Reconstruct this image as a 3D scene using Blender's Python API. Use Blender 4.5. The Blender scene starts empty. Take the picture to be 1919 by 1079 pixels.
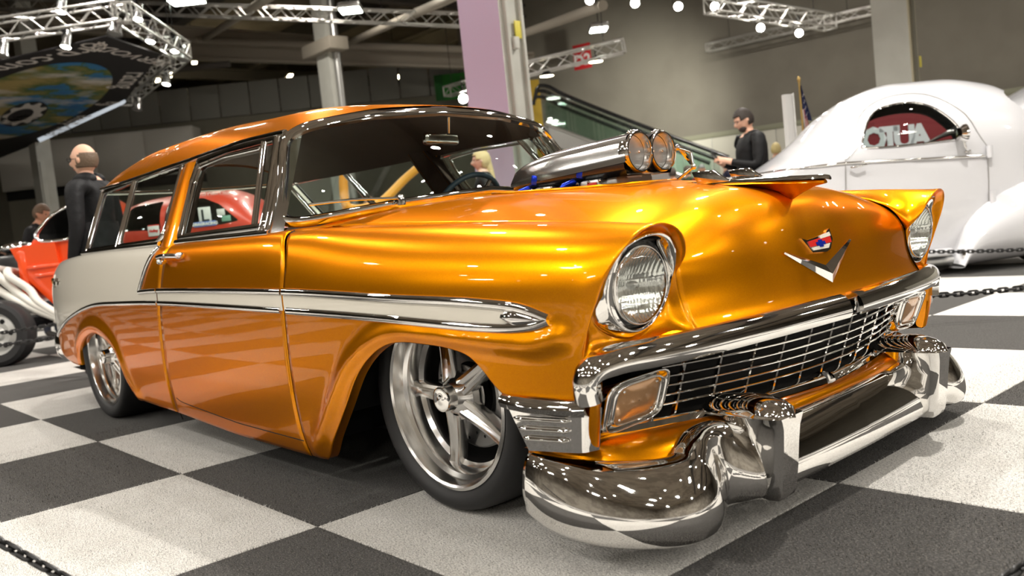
import bpy, bmesh, math, random
import numpy as np
from mathutils import Vector, Matrix
random.seed(7)
S = bpy.context.scene
COL = S.collection
PI = math.pi
# ------------------------------------------------------------------ camera
CAM = np.array([1.99416, -2.26404, .80591]); YAW, PITCH, ROLL = 2.41089, -.07198, -.10464
def cam_axes():
    f = np.array([math.cos(YAW)*math.cos(PITCH), math.sin(YAW)*math.cos(PITCH), math.sin(PITCH)])
    r = np.cross(f, [0, 0, 1.]); r /= np.linalg.norm(r); u = np.cross(r, f)
    return math.cos(ROLL)*r+math.sin(ROLL)*u, -math.sin(ROLL)*r+math.cos(ROLL)*u, f
_r, _u, _f = cam_axes()
cd = bpy.data.cameras.new('camera'); co = bpy.data.objects.new('camera', cd); COL.objects.link(co)
M = Matrix.Identity(4)
for i in range(3):
    M[i][0] = _r[i]; M[i][1] = _u[i]; M[i][2] = -_f[i]; M[i][3] = CAM[i]
co.matrix_world = M
cd.sensor_width = 36; cd.sensor_fit = 'HORIZONTAL'; cd.lens = 1628.76*36/1919
cd.clip_end = 300; cd.clip_start = .05
cd.dof.use_dof = True; cd.dof.focus_distance = 2.7; cd.dof.aperture_fstop = 3.6
S.camera = co
# ------------------------------------------------------------------ view, world
S.view_settings.view_transform = 'Standard'; S.view_settings.look = 'None'
S.view_settings.gamma = 1; S.view_settings.use_curve_mapping = False
S.view_settings.exposure = EXPOSURE = 0.08
S.cycles.use_denoising = True
S.cycles.max_bounces = 10; S.cycles.transparent_max_bounces = 24
S.cycles.caustics_reflective = False; S.cycles.caustics_refractive = False
S.cycles.sample_clamp_indirect = 6
w = bpy.data.worlds.new('hall_air'); S.world = w; w.use_nodes = True
w.node_tree.nodes['Background'].inputs[0].default_value = (.30, .27, .24, 1)
w.node_tree.nodes['Background'].inputs[1].default_value = .20
# ------------------------------------------------------------------ large lights: overhead hall floodlights, with unseen fill and sparkle lamps added
def lamp(loc, power, col=(1, .95, .88), kind='SPOT', size=.12, aim=None, cone=110, blend=.6):
    d = bpy.data.lights.new('flood', kind); d.energy = power; d.color = col
    if kind == 'SPOT':
        d.shadow_soft_size = size; d.spot_size = math.radians(cone); d.spot_blend = blend
    elif kind == 'AREA':
        d.shape = 'RECTANGLE'; d.size = size; d.size_y = size*.35
    else:
        d.shadow_soft_size = size
    o = bpy.data.objects.new('flood', d); COL.objects.link(o); o.location = loc
    v = Vector(aim)-Vector(loc) if aim is not None else Vector((0, 0, -1))
    o.rotation_euler = v.to_track_quat('-Z', 'Y').to_euler()
    return o
for (x, y, z, p) in [(-2.5, 3.2, 6.2, 1500), (.9, 2.6, 6.0, 1700), (4.4, 2.2, 6.0, 260), (-5.6, 1.5, 6.4, 640), (-1.2, .6, 6.6, 520),
                     (.2, -1.0, 6.4, 200), (-3.6, -2.6, 6.2, 240), (-7.6, -1.5, 6.2, 300), (3.8, -3.2, 6.2, 60), (-.6, -4.4, 6.0, 180)]:
    lamp((x, y, z), p*.82, size=.11, aim=(x*.55-.3, y*.45, 0), cone=125)
for (x, y, z, p) in [(-13, 2.0, 6.5, 900), (-10, 7, 6.5, 900), (-4, 8.5, 6.5, 800), (1.5, 8.0, 6.0, 420), (6, 6.5, 6.0, 420), (-7, 14, 7, 900), (2, 16, 7, 900), (9, 13, 7, 700)]:
    lamp((x, y, z), p, size=.15, cone=140)
for x in (-10, -7, -4, -1, 2, 5):
    for y in (-13, -9.5, -6):
        lamp((x+.6*math.sin(y), y+.5*math.cos(x*2), 5.6), 190 if y > -7 else 120, size=.08, cone=150)
for x, y in ((-9, 4.5), (-6.5, 5), (-4, 5.2), (-1.2, 5), (1.2, 5.6), (3.6, 4), (5.5, 3.2), (6.5, -.5), (7, -3.5), (8, 1), (9, -6)):
    lamp((x, y, 5.6), 45, size=.07, cone=150)  # small unseen lamps added for sparkle in paint and chrome
for (x, y, p) in [(15, 6, 420), (15, -4, 420), (22, 1, 600), (22, -12, 600), (15, -14, 500), (4, -18, 420), (-6, -18, 420), (-16, -16, 400), (20, 12, 600), (-16, 8, 300), (-9, 16, 300), (0, 20, 260), (6, -8, 120), (-6, -9, 200), (10, 2, 120), (12, -10, 120), (-16, -6, 260)]:
    lamp((x, y, 7.6), p, size=1.6, kind='AREA', col=(1, .94, .84))  # unseen area lights added to brighten the far hall and chrome reflections
# ------------------------------------------------------------------ helpers
def link(o, parent=None):
    COL.objects.link(o)
    if parent is not None: o.parent = parent
    return o
def thing(name, label, cat, loc=(0, 0, 0), rz=0, group=None):
    o = bpy.data.objects.new(name, None); link(o); o.location = loc; o.rotation_euler = (0, 0, rz)
    o.empty_display_size = .1
    return tag(o, label, cat, group)
def tag(o, label, cat, group=None):
    o['label'] = label; o['category'] = cat
    if group: o['group'] = group
    return o
def struct(o):
    o['kind'] = 'structure'; return o
def mk(name, V, F, mat, parent=None, smooth=True, sharp=None):
    me = bpy.data.meshes.new(name)
    me.from_pydata([tuple(map(float, v)) for v in V], [], [tuple(map(int, f)) for f in F])
    if mat is not None:
        for m_ in (mat if isinstance(mat, (list, tuple)) else [mat]): me.materials.append(m_)
    me.update()
    if smooth:
        me.polygons.foreach_set('use_smooth', [True]*len(me.polygons))
        if sharp: me.set_sharp_from_angle(angle=math.radians(sharp))
    o = bpy.data.objects.new(name, me)
    return link(o, parent)
def gridf(n, m, cu=False, cv=False, off=0):
    F = []
    for i in range(n if cu else n-1):
        for j in range(m if cv else m-1):
            a = i*m+j; b = i*m+(j+1) % m; c = ((i+1) % n)*m+(j+1) % m; d = ((i+1) % n)*m+j
            F.append((a+off, b+off, c+off, d+off))
    return F
def grid(name, P, mat, parent=None, cu=False, cv=False, sharp=None, thick=0, mirror=False, flip=False):
    P = np.asarray(P, float); n, m = P.shape[:2]; V = P.reshape(-1, 3); F = gridf(n, m, cu, cv)
    return sheet(name, V, F, mat, parent, sharp, thick, mirror, flip)
def sheet(name, V, F, mat, parent=None, sharp=None, thick=0, mirror=False, flip=False):
    if flip: F = [f[::-1] for f in F]
    out = []
    for s in ((1, -1) if mirror else (1,)):
        V2 = np.array(V, float); V2[:, 1] *= s
        o = mk(name, V2, F if s == 1 else [f[::-1] for f in F], mat, parent, True, sharp)
        if thick:
            md = o.modifiers.new('thickness', 'SOLIDIFY'); md.thickness = thick; md.offset = -1
        out.append(o)
    return out if mirror else out[0]
def cr(pts, n, closed=False):
    """Catmull-Rom resample, centripetal chord parameter, n points."""
    P = np.array(pts, float)
    if closed: P = np.vstack([P[-1], P, P[0], P[1]])
    else: P = np.vstack([2*P[0]-P[1], P, 2*P[-1]-P[-2]])
    d = np.sqrt(np.linalg.norm(np.diff(P, axis=0), axis=1))+1e-9
    t = np.concatenate([[0], np.cumsum(d)])
    seg = np.linalg.norm(np.diff(P[1:-1], axis=0), axis=1); L = np.concatenate([[0], np.cumsum(seg)])
    q = np.linspace(0, L[-1], n, endpoint=not closed); out = []
    for s in q:
        i = min(max(np.searchsorted(L, s, 'right')-1, 0), len(seg)-1)
        u = (s-L[i])/max(seg[i], 1e-9); t0, t1, t2, t3 = t[i:i+4]; x = t1+u*(t2-t1)
        p0, p1, p2, p3 = P[i:i+4]
        a1 = (t1-x)/(t1-t0)*p0+(x-t0)/(t1-t0)*p1; a2 = (t2-x)/(t2-t1)*p1+(x-t1)/(t2-t1)*p2; a3 = (t3-x)/(t3-t2)*p2+(x-t2)/(t3-t2)*p3
        b1 = (t2-x)/(t2-t0)*a1+(x-t0)/(t2-t0)*a2; b2 = (t3-x)/(t3-t1)*a2+(x-t1)/(t3-t1)*a3
        out.append((t2-x)/(t2-t1)*b1+(x-t1)/(t2-t1)*b2)
    return np.array(out)
def lin(pts, n):
    P = np.array(pts, float); L = np.concatenate([[0], np.cumsum(np.linalg.norm(np.diff(P, axis=0), axis=1))])
    q = np.linspace(0, L[-1], n)
    return np.stack([np.interp(q, L, P[:, k]) for k in range(P.shape[1])], 1)
def chaikin(P, k=3, closed=True):
    P = np.array(P, float)
    for _ in range(k):
        Q = np.roll(P, -1, 0) if closed else P[1:]
        A = P if closed else P[:-1]
        N = np.empty((2*len(Q), P.shape[1])); N[0::2] = .75*A+.25*Q; N[1::2] = .25*A+.75*Q
        if not closed: N = np.vstack([P[:1], N, P[-1:]])
        P = N
    return P
def sweep(name, path, prof, mat, parent=None, up=(0, 0, 1), closed=False, cap=True, scale=None, mirror=False, sharp=35):
    P = np.array(path, float); n = len(P); prof = np.array(prof, float); m = len(prof)
    if closed: T = np.roll(P, -1, 0)-np.roll(P, 1, 0)
    else: T = np.gradient(P, axis=0)
    T /= np.linalg.norm(T, axis=1)[:, None]+1e-12
    U = np.array(up, float); U = np.tile(U, (n, 1)) if U.ndim == 1 else U
    N = U-(U*T).sum(1)[:, None]*T; N /= np.linalg.norm(N, axis=1)[:, None]+1e-12
    B = np.cross(T, N); sc = np.ones(n) if scale is None else np.array(scale)
    V = (P[:, None]+prof[None, :, :1]*N[:, None]*sc[:, None, None]+prof[None, :, 1:]*B[:, None]*sc[:, None, None]).reshape(-1, 3)
    F = gridf(n, m, closed, True)
    if cap and not closed:
        F.append(tuple(range(m))[::-1]); F.append(tuple((n-1)*m+k for k in range(m)))
    return sheet(name, V, F, mat, parent, sharp, 0, mirror)
def ring(r1, r2=None, n=10, ph=0):
    r2 = r2 or r1
    return [(r1*math.cos(2*PI*k/n+ph), r2*math.sin(2*PI*k/n+ph)) for k in range(n)]
def halfround(h, w, n=7, base=-.002):
    p = [(h*math.sin(PI*k/(n-1)), -w/2*math.cos(PI*k/(n-1))) for k in range(n)]
    return [(base, -w/2)]+p+[(base, w/2)]
def tube(name, path, r, mat, parent=None, n=8, closed=False, mirror=False, scale=None):
    P = np.array(path, float); d = P[-1]-P[0] if not closed else P[1]-P[0]
    up = (0, 0, 1) if abs(d[2]) < .8*np.linalg.norm(d)+1e-9 else (1, 0, 0)
    return sweep(name, P, ring(r, n=n), mat, parent, up, closed, True, scale, mirror, 50)
def lathe(name, prof, mat, parent=None, axis='y', n=48, c=(0, 0, 0), sharp=30, closed=False):
    """prof: list of (radius, axial)."""
    V = []
    for (r, a) in prof:
        for k in range(n):
            t = 2*PI*k/n; p = (r*math.cos(t), r*math.sin(t))
            v = {'y': (p[0], a, p[1]), 'z': (p[0], p[1], a), 'x': (a, p[0], p[1])}[axis]
            V.append((v[0]+c[0], v[1]+c[1], v[2]+c[2]))
    F = gridf(len(prof), n, closed, True)
    return mk(name, V, F, mat, parent, True, sharp)
def boxv(c, s):
    x, y, z = [k/2 for k in s]
    V = [(c[0]+a*x, c[1]+b*y, c[2]+d*z) for a in (-1, 1) for b in (-1, 1) for d in (-1, 1)]
    F = [(0, 1, 3, 2), (4, 6, 7, 5), (0, 4, 5, 1), (2, 3, 7, 6), (0, 2, 6, 4), (1, 5, 7, 3)]
    return V, F
def box(name, c, s, mat, parent=None, bev=0, rot=None, seg=2):
    V, F = boxv((0, 0, 0), s)
    bm = bmesh.new(); vs = [bm.verts.new(v) for v in V]
    for f in F: bm.faces.new([vs[k] for k in f])
    bmesh.ops.recalc_face_normals(bm, faces=bm.faces)
    if bev: bmesh.ops.bevel(bm, geom=bm.edges[:], offset=bev, segments=seg, profile=.5, affect='EDGES')
    R = Matrix.Identity(4)
    if rot is not None:
        from mathutils import Euler
        R = Euler(rot).to_matrix().to_4x4()
    bmesh.ops.transform(bm, matrix=Matrix.Translation(c) @ R, verts=bm.verts)
    me = bpy.data.meshes.new(name); bm.to_mesh(me); bm.free(); me.materials.append(mat)
    if bev:
        me.polygons.foreach_set('use_smooth', [True]*len(me.polygons)); me.set_sharp_from_angle(angle=math.radians(40))
    return link(bpy.data.objects.new(name, me), parent)
def multi(name, parts, mat, parent=None, smooth=False, sharp=30):
    V, F = [], []
    for v, f in parts:
        o = len(V); V += [tuple(q) for q in v]; F += [tuple(k+o for k in g) for g in f]
    return mk(name, V, F, mat, parent, smooth, sharp)
def prism(name, poly, fn3, depth, mat, parent=None, bev=0, sharp=30, mirror=False):
    """poly: 2-D outline; fn3(a,b,d) -> 3-D; depth: two values for the extrusion."""
    n = len(poly); V = [fn3(a, b, depth[0]) for a, b in poly]+[fn3(a, b, depth[1]) for a, b in poly]
    F = [tuple(range(n))[::-1], tuple(range(n, 2*n))]+[(k, (k+1) % n, n+(k+1) % n, n+k) for k in range(n)]
    outs = []
    for s in ((1, -1) if mirror else (1,)):
        bm = bmesh.new(); vs = [bm.verts.new((v[0], v[1]*s, v[2])) for v in V]
        for f in F: bm.faces.new([vs[k] for k in f])
        bmesh.ops.recalc_face_normals(bm, faces=bm.faces)
        if bev: bmesh.ops.bevel(bm, geom=[e for e in bm.edges if e.calc_face_angle(0) > .6], offset=bev, segments=2, profile=.5, affect='EDGES')
        me = bpy.data.meshes.new(name); bm.to_mesh(me); bm.free(); me.materials.append(mat)
        me.polygons.foreach_set('use_smooth', [True]*len(me.polygons)); me.set_sharp_from_angle(angle=math.radians(sharp))
        outs.append(link(bpy.data.objects.new(name, me), parent))
    return outs if mirror else outs[0]
def ellipsoid(name, c, r, mat, parent=None, n=16, m=10, zcut=None):
    V, F = [], []
    for i in range(m+1):
        t = PI*i/m
        for k in range(n):
            a = 2*PI*k/n; V.append((c[0]+r[0]*math.sin(t)*math.cos(a), c[1]+r[1]*math.sin(t)*math.sin(a), c[2]+r[2]*math.cos(t)))
    return mk(name, V, gridf(m+1, n, False, True), mat, parent)
def text(name, s, size, loc, mat, parent=None, ext=.002, xdir=(1, 0, 0), ydir=(0, 0, 1), align='CENTER', bold=0, sx=1):
    cu = bpy.data.curves.new(name, 'FONT'); cu.body = s; cu.size = size; cu.extrude = ext; cu.align_x = align; cu.align_y = 'CENTER'; cu.offset = bold
    cu.resolution_u = 2
    o = bpy.data.objects.new(name, cu); COL.objects.link(o)
    bpy.context.view_layer.update(); dg = bpy.context.evaluated_depsgraph_get()
    me = bpy.data.meshes.new_from_object(o.evaluated_get(dg)); bpy.data.objects.remove(o)
    x = Vector(xdir).normalized(); y = Vector(ydir).normalized(); z = x.cross(y)
    m4 = Matrix(((x[0], y[0], z[0], loc[0]), (x[1], y[1], z[1], loc[1]), (x[2], y[2], z[2], loc[2]), (0, 0, 0, 1)))
    me.transform(m4 @ Matrix.Diagonal((sx, 1, 1, 1))); me.materials.clear(); me.materials.append(mat); me.name = name
    return link(bpy.data.objects.new(name, me), parent)
class fn:
    """monotone cubic through (x, y) knots."""
    def __init__(s, *k):
        k = sorted(k); s.x = np.array([a[0] for a in k], float); s.y = np.array([a[1] for a in k], float)
        d = np.diff(s.y)/np.diff(s.x); m = np.zeros(len(k)); m[0] = d[0]; m[-1] = d[-1]
        for i in range(1, len(k)-1): m[i] = 0 if d[i-1]*d[i] <= 0 else 2*d[i-1]*d[i]/(d[i-1]+d[i])
        s.m = m
    def __call__(s, x):
        x = np.asarray(x, float); i = np.clip(np.searchsorted(s.x, x)-1, 0, len(s.x)-2); h = s.x[i+1]-s.x[i]; t = (x-s.x[i])/h; c = np.clip(t, 0, 1)
        v = (2*c**3-3*c**2+1)*s.y[i]+(c**3-2*c**2+c)*h*s.m[i]+(-2*c**3+3*c**2)*s.y[i+1]+(c**3-c**2)*h*s.m[i+1]
        return v+np.where(t < 0, t*h*s.m[0], 0)+np.where(t > 1, (t-1)*h*s.m[-1], 0)
# ------------------------------------------------------------------ materials
def pbr(name, col, rough=.5, metal=0., coat=0., coatr=.03, bump=None, emit=None, estr=0, spec=.5, noise=None, trans=0, ior=1.45, sheen=0):
    m = bpy.data.materials.new(name); m.use_nodes = True; nt = m.node_tree; b = nt.nodes['Principled BSDF']; I = b.inputs
    I['Base Color'].default_value = (*col, 1); I['Roughness'].default_value = rough; I['Metallic'].default_value = metal
    I['Coat Weight'].default_value = coat; I['Coat Roughness'].default_value = coatr; I['Specular IOR Level'].default_value = spec
    I['Transmission Weight'].default_value = trans; I['IOR'].default_value = ior; I['Sheen Weight'].default_value = sheen
    if emit: I['Emission Color'].default_value = (*emit, 1); I['Emission Strength'].default_value = estr
    if bump or noise:
        tc = nt.nodes.new('ShaderNodeTexCoord')
    if noise:   # (scale, second colour, lo, hi)
        nz = nt.nodes.new('ShaderNodeTexNoise'); nz.inputs['Scale'].default_value = noise[0]; nz.inputs['Detail'].default_value = 6
        rp = nt.nodes.new('ShaderNodeValToRGB'); rp.color_ramp.elements[0].position = noise[2]; rp.color_ramp.elements[1].position = noise[3]
        rp.color_ramp.elements[0].color = (*col, 1); rp.color_ramp.elements[1].color = (*noise[1], 1)
        nt.links.new(tc.outputs['Object'], nz.inputs['Vector']); nt.links.new(nz.outputs['Fac'], rp.inputs['Fac']); nt.links.new(rp.outputs['Color'], I['Base Color'])
    if bump:    # (scale, strength, distance)
        n2 = nt.nodes.new('ShaderNodeTexNoise'); n2.inputs['Scale'].default_value = bump[0]; n2.inputs['Detail'].default_value = 4
        bp_ = nt.nodes.new('ShaderNodeBump'); bp_.inputs['Strength'].default_value = bump[1]; bp_.inputs['Distance'].default_value = bump[2]
        nt.links.new(tc.outputs['Object'], n2.inputs['Vector']); nt.links.new(n2.outputs['Fac'], bp_.inputs['Height']); nt.links.new(bp_.outputs['Normal'], I['Normal'])
    return m
def glass(name, tint=(.86, .93, .90), rough=.0, ior=1.36):
    """a thin pane: clear with a Fresnel reflection."""
    m = bpy.data.materials.new(name); m.use_nodes = True; nt = m.node_tree; nt.nodes.clear()
    N = nt.nodes.new; L = nt.links.new
    o = N('ShaderNodeOutputMaterial'); mx = N('ShaderNodeMixShader'); t = N('ShaderNodeBsdfTransparent'); g = N('ShaderNodeBsdfGlossy')
    t.inputs[0].default_value = (*tint, 1); g.inputs['Roughness'].default_value = rough
    f0 = 2*((ior-1)/(ior+1))**2
    ge = N('ShaderNodeNewGeometry'); dt = N('ShaderNodeVectorMath'); dt.operation = 'DOT_PRODUCT'; L(ge.outputs['Incoming'], dt.inputs[0]); L(ge.outputs['Normal'], dt.inputs[1])
    def mth(op, a, b_=None):
        m_ = N('ShaderNodeMath'); m_.operation = op
        for i_, v in enumerate((a, b_)):
            if v is None: continue
            if isinstance(v, (int, float)): m_.inputs[i_].default_value = v
            else: L(v, m_.inputs[i_])
        return m_.outputs[0]
    fr = mth('ADD', mth('MULTIPLY', mth('POWER', mth('SUBTRACT', 1.0, mth('ABSOLUTE', dt.outputs['Value'])), 5.0), 1-f0), f0)
    L(fr, mx.inputs[0]); L(t.outputs[0], mx.inputs[1]); L(g.outputs[0], mx.inputs[2]); L(mx.outputs[0], o.inputs[0])
    return m
def flake(name, c0, c1, metal=.8, rough=.36):
    """candy metallic paint with fine flake under clear coat."""
    m = pbr(name, c0, rough, metal, .6, .015); nt = m.node_tree; b = nt.nodes['Principled BSDF']; b.inputs['Specular Tint'].default_value = (1, .42, .03, 1); b.inputs['Coat IOR'].default_value = 1.40
    tc = nt.nodes.new('ShaderNodeTexCoord'); v = nt.nodes.new('ShaderNodeTexVoronoi'); v.inputs['Scale'].default_value = 900
    mx = nt.nodes.new('ShaderNodeMix'); mx.data_type = 'RGBA'; mx.inputs[6].default_value = (*c0, 1); mx.inputs[7].default_value = (*c1, 1)
    nt.links.new(tc.outputs['Object'], v.inputs['Vector']); nt.links.new(v.outputs['Color'], mx.inputs[0]); nt.links.new(mx.outputs[2], b.inputs['Base Color'])
    return m
ORANGE = flake('orange_candy_paint', (.74, .228, .001), (.88, .335, .002), .90, .31)
CREAM = pbr('cream_paint', (.80, .76, .66), .3, 0, 1, .02)
CHROME = pbr('chrome', (.88, .87, .85), .035, 1)
STEEL = pbr('polished_alloy', (.90, .89, .87), .17, 1)
SATIN = pbr('satin_metal', (.55, .55, .54), .35, 1)
BLACK = pbr('black_gloss', (.012, .012, .013), .25, 0, .3)
RUBBER = pbr('rubber', (.016, .016, .017), .55)
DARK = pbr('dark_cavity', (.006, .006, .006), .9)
GLASS = glass('car_glass')
HEADLINER = pbr('brown_headliner', (.055, .032, .02), .8, bump=(60, .2, .002))
LEATHER = pbr('brown_leather', (.11, .045, .018), .45)
MIRRORM = pbr('mirror', (.9, .92, .92), .01, 1)
WHITE = pbr('white_paint', (.80, .80, .80), .35, 0, 1, .02)
RED = pbr('red_enamel', (.62, .02, .015), .3, 0, .8)
BLUE = pbr('blue_anodised', (.02, .06, .75), .22, .7)
# ------------------------------------------------------------------ floor and carpet tiles
T0 = np.array([-.26208, -1.08885]); TS = 1.04546; TA = -.01069
def carpet(name, base, fleck, lo, hi):
    m = pbr(name, base, .95, spec=.15, sheen=.15); nt = m.node_tree; b = nt.nodes['Principled BSDF']; N = nt.nodes.new; L = nt.links.new
    g = N('ShaderNodeNewGeometry')
    mp = N('ShaderNodeMapping'); mp.inputs['Scale'].default_value = (1, 1.9, 1); mp.inputs['Rotation'].default_value = (0, 0, .6); L(g.outputs['Position'], mp.inputs['Vector'])
    n1 = N('ShaderNodeTexNoise'); n1.inputs['Scale'].default_value = 130; n1.inputs['Detail'].default_value = 3; n1.inputs['Roughness'].default_value = .7; L(mp.outputs[0], n1.inputs['Vector'])
    n2 = N('ShaderNodeTexNoise'); n2.inputs['Scale'].default_value = 9; n2.inputs['Detail'].default_value = 4; L(g.outputs['Position'], n2.inputs['Vector'])
    r = N('ShaderNodeValToRGB'); r.color_ramp.elements[0].position = lo; r.color_ramp.elements[1].position = hi
    r.color_ramp.elements[0].color = (*fleck, 1); r.color_ramp.elements[1].color = (*base, 1); L(n1.outputs['Fac'], r.inputs['Fac'])
    mx = N('ShaderNodeMix'); mx.data_type = 'RGBA'; mx.blend_type = 'MULTIPLY'; mx.inputs[0].default_value = .35
    r2 = N('ShaderNodeValToRGB'); r2.color_ramp.elements[0].position = .3; r2.color_ramp.elements[1].position = .7; r2.color_ramp.elements[0].color = (.72, .70, .66, 1); L(n2.outputs['Fac'], r2.inputs['Fac'])
    L(r.outputs['Color'], mx.inputs[6]); L(r2.outputs['Color'], mx.inputs[7]); L(mx.outputs[2], b.inputs['Base Color'])
    bp_ = N('ShaderNodeBump'); bp_.inputs['Strength'].default_value = .9; bp_.inputs['Distance'].default_value = .006; L(n1.outputs['Fac'], bp_.inputs['Height']); L(bp_.outputs[0], b.inputs['Normal'])
    return m
LIGHTC = carpet('light_carpet', (.74, .72, .68), (.16, .155, .15), .30, .55)
DARKC = carpet('dark_carpet', (.028, .026, .024), (.15, .142, .13), .33, .50)
fm = bpy.data.materials.new('hall_floor'); fm.use_nodes = True
_b = fm.node_tree.nodes['Principled BSDF']; _b.inputs['Roughness'].default_value = .9
_ck = fm.node_tree.nodes.new('ShaderNodeTexChecker'); _ck.inputs['Scale'].default_value = 1/TS; _ck.inputs['Color1'].default_value = (.5, .48, .45, 1); _ck.inputs['Color2'].default_value = (.05, .047, .044, 1)
_g = fm.node_tree.nodes.new('ShaderNodeNewGeometry'); _mp = fm.node_tree.nodes.new('ShaderNodeMapping')
_mp.inputs['Location'].default_value = (-T0[0]+40*TS, -T0[1]+40*TS, .3)
fm.node_tree.links.new(_g.outputs['Position'], _mp.inputs['Vector']); fm.node_tree.links.new(_mp.outputs[0], _ck.inputs['Vector']); fm.node_tree.links.new(_ck.outputs['Color'], _b.inputs['Base Color'])
floor = struct(mk('floor', [(-46, -26, -.008), (30, -26, -.008), (30, 46, -.008), (-46, 46, -.008)], [(0, 1, 2, 3)], fm, smooth=False))
def tile_mesh(name, mat):
    h = TS/2-.0012; V = []; n = 8
    for (r, z) in ((h, -.007), (h, -.002), (h-.003, 0.)):
        for k in range(4*n):
            s, q = divmod(k, n); a = -r+2*r*q/n
            V.append([(a, -r, z), (r, a, z), (-a, r, z), (-r, -a, z)][s])
    m = 4*n; F = [(i*m+k, i*m+(k+1) % m, (i+1)*m+(k+1) % m, (i+1)*m+k) for i in range(2) for k in range(m)]+[tuple(2*m+k for k in range(m))]
    me = bpy.data.meshes.new(name); me.from_pydata(V, [], F); me.materials.append(mat); me.update(); return me
TL, TD = tile_mesh('carpet_tile_light', LIGHTC), tile_mesh('carpet_tile_dark', DARKC)
for i in range(-13, 3):
    for j in range(-2, 10):
        o = bpy.data.objects.new('carpet_tile', TL if (i+j) % 2 == 0 else TD); link(o, floor)
        u, v = (i+.5)*TS, (j+.5)*TS
        o.location = (T0[0]+u*math.cos(TA)-v*math.sin(TA), T0[1]+u*math.sin(TA)+v*math.cos(TA), 0); o.rotation_euler = (0, 0, TA)

# pile: individual fibres standing proud of the near tiles, one mesh for each colour
def pile(name, parity, n_, base, tip):
    rng = np.random.default_rng(5+parity); x = rng.uniform(-2.6, 2.7, n_); y = rng.uniform(-2.3, 2.6, n_)
    keep = ~((x > -4.2) & (x < .62) & (y > -.80)) & ~((np.hypot(x-CAM[0], y-CAM[1]) < .55))
    x, y = x[keep], y[keep]; c, s_ = math.cos(-TA), math.sin(-TA)
    u = ((x-T0[0])*c-(y-T0[1])*s_)/TS; v = ((x-T0[0])*s_+(y-T0[1])*c)/TS
    k = (np.floor(u)+np.floor(v)).astype(int) % 2 == parity; x, y = x[k], y[k]; m = len(x)
    a = rng.uniform(0, 2*PI, m); lean = rng.uniform(.002, .011, m); h = rng.uniform(.002, .007, m); w_ = rng.uniform(.0004, .0009, m); b = a+PI/2
    V = np.empty((m, 3, 3)); V[:, 0] = np.stack([x-w_*np.cos(b), y-w_*np.sin(b), np.full(m, -.001)], 1); V[:, 1] = np.stack([x+w_*np.cos(b), y+w_*np.sin(b), np.full(m, -.001)], 1)
    V[:, 2] = np.stack([x+lean*np.cos(a), y+lean*np.sin(a), h], 1)
    me = bpy.data.meshes.new(name); me.vertices.add(3*m); me.vertices.foreach_set('co', V.reshape(-1)); me.loops.add(3*m); me.loops.foreach_set('vertex_index', np.arange(3*m)); me.polygons.add(m); me.polygons.foreach_set('loop_start', np.arange(m)*3)
    me.update(calc_edges=True)
    mt = pbr(name, base, .9, spec=.1); nt = mt.node_tree; g = nt.nodes.new('ShaderNodeNewGeometry'); r = nt.nodes.new('ShaderNodeValToRGB'); r.color_ramp.elements[0].color = (*base, 1); r.color_ramp.elements[1].color = (*tip, 1)
    nt.links.new(g.outputs['Random Per Island'], r.inputs['Fac']); nt.links.new(r.outputs['Color'], nt.nodes['Principled BSDF'].inputs['Base Color']); me.materials.append(mt)
    o = link(bpy.data.objects.new(name, me), floor); o['kind'] = 'stuff'; return o
pile('light_pile', 0, 620000, (.24, .235, .225), (.88, .86, .82)); pile('dark_pile', 1, 620000, (.010, .009, .008), (.22, .205, .185))
# ================================================================== the orange station wagon
CAR = thing('station_wagon', 'lowered orange and cream two-door vintage station wagon with hood scoop in the foreground', 'car')
PL = fn((-4.25, .69), (-4.1, .735), (-3.9, .775), (-3.5, .828), (-3.0, .868), (-2.5, .895), (-2.0, .912), (-1.2, .927), (-.6, .93), (0, .929), (.35, .92), (.6, .905), (.72, .893), (.85, .872))
DZ = fn((0, .085), (.08, .055), (.12, .038), (.2, .018), (.35, .004), (.5, 0), (.62, 0))
ZR = fn((-4.25, .80), (-4.1, .845), (-3.8, .875), (-3.0, .889), (-2, .876), (-.8, .866), (-.5, .858), (-.2, .842), (.2, .822), (.5, .803), (.66, .79), (.75, .776), (.82, .76))
YR = fn((-4.25, .60), (-4.1, .65), (-3.6, .735), (-3.0, .79), (-2, .836), (-.8, .845), (-.5, .815), (-.2, .775), (.2, .752), (.5, .745), (.82, .742))
ZS = .62
FARCH = [(-.494, .127), (-.411, .208), (-.32, .30), (-.214, .415), (-.125, .476), (-.04, .51), (.037, .521), (.127, .519), (.232, .511), (.304, .494), (.347, .465), (.394, .419), (.417, .402)]
FCREASE = np.array([(-.56, .14), (-.47, .23), (-.38, .325), (-.27, .435), (-.17, .495), (-.107, .522), (-.035, .540), (.034, .548), (.15, .545), (.298, .536), (.432, .529), (.553, .527), (.62, .545)])
RARCH = [(-2.30, .173), (-2.363, .219), (-2.416, .269), (-2.455, .336), (-2.503, .39), (-2.582, .43), (-2.712, .463), (-2.846, .473), (-2.983, .457), (-3.121, .42), (-3.24, .361), (-3.285, .30), (-3.29, .275)]
RCREASE = np.array([(-2.26, .19), (-2.325, .24), (-2.375, .29), (-2.41, .355), (-2.465, .415), (-2.555, .462), (-2.70, .50), (-2.846, .51), (-2.99, .495), (-3.145, .455), (-3.285, .385), (-3.335, .31), (-3.34, .27)])
FCd = cr(FCREASE, 80); RCd = cr(RCREASE, 80)
def cdist(x, z, C):
    return np.sqrt(((np.stack([x, z], -1)[..., None, :]-C)**2).sum(-1)).min(-1)
def base_y(x, z):
    W = PL(x); zr = ZR(x); yr = YR(x); s = np.clip((z-ZS)/(zr-ZS), 0, 1)
    return np.where(z <= ZS, W-DZ(np.minimum(z, ZS)), yr+(W-yr)*(1-s**2.1)**(1/2.1))
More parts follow.
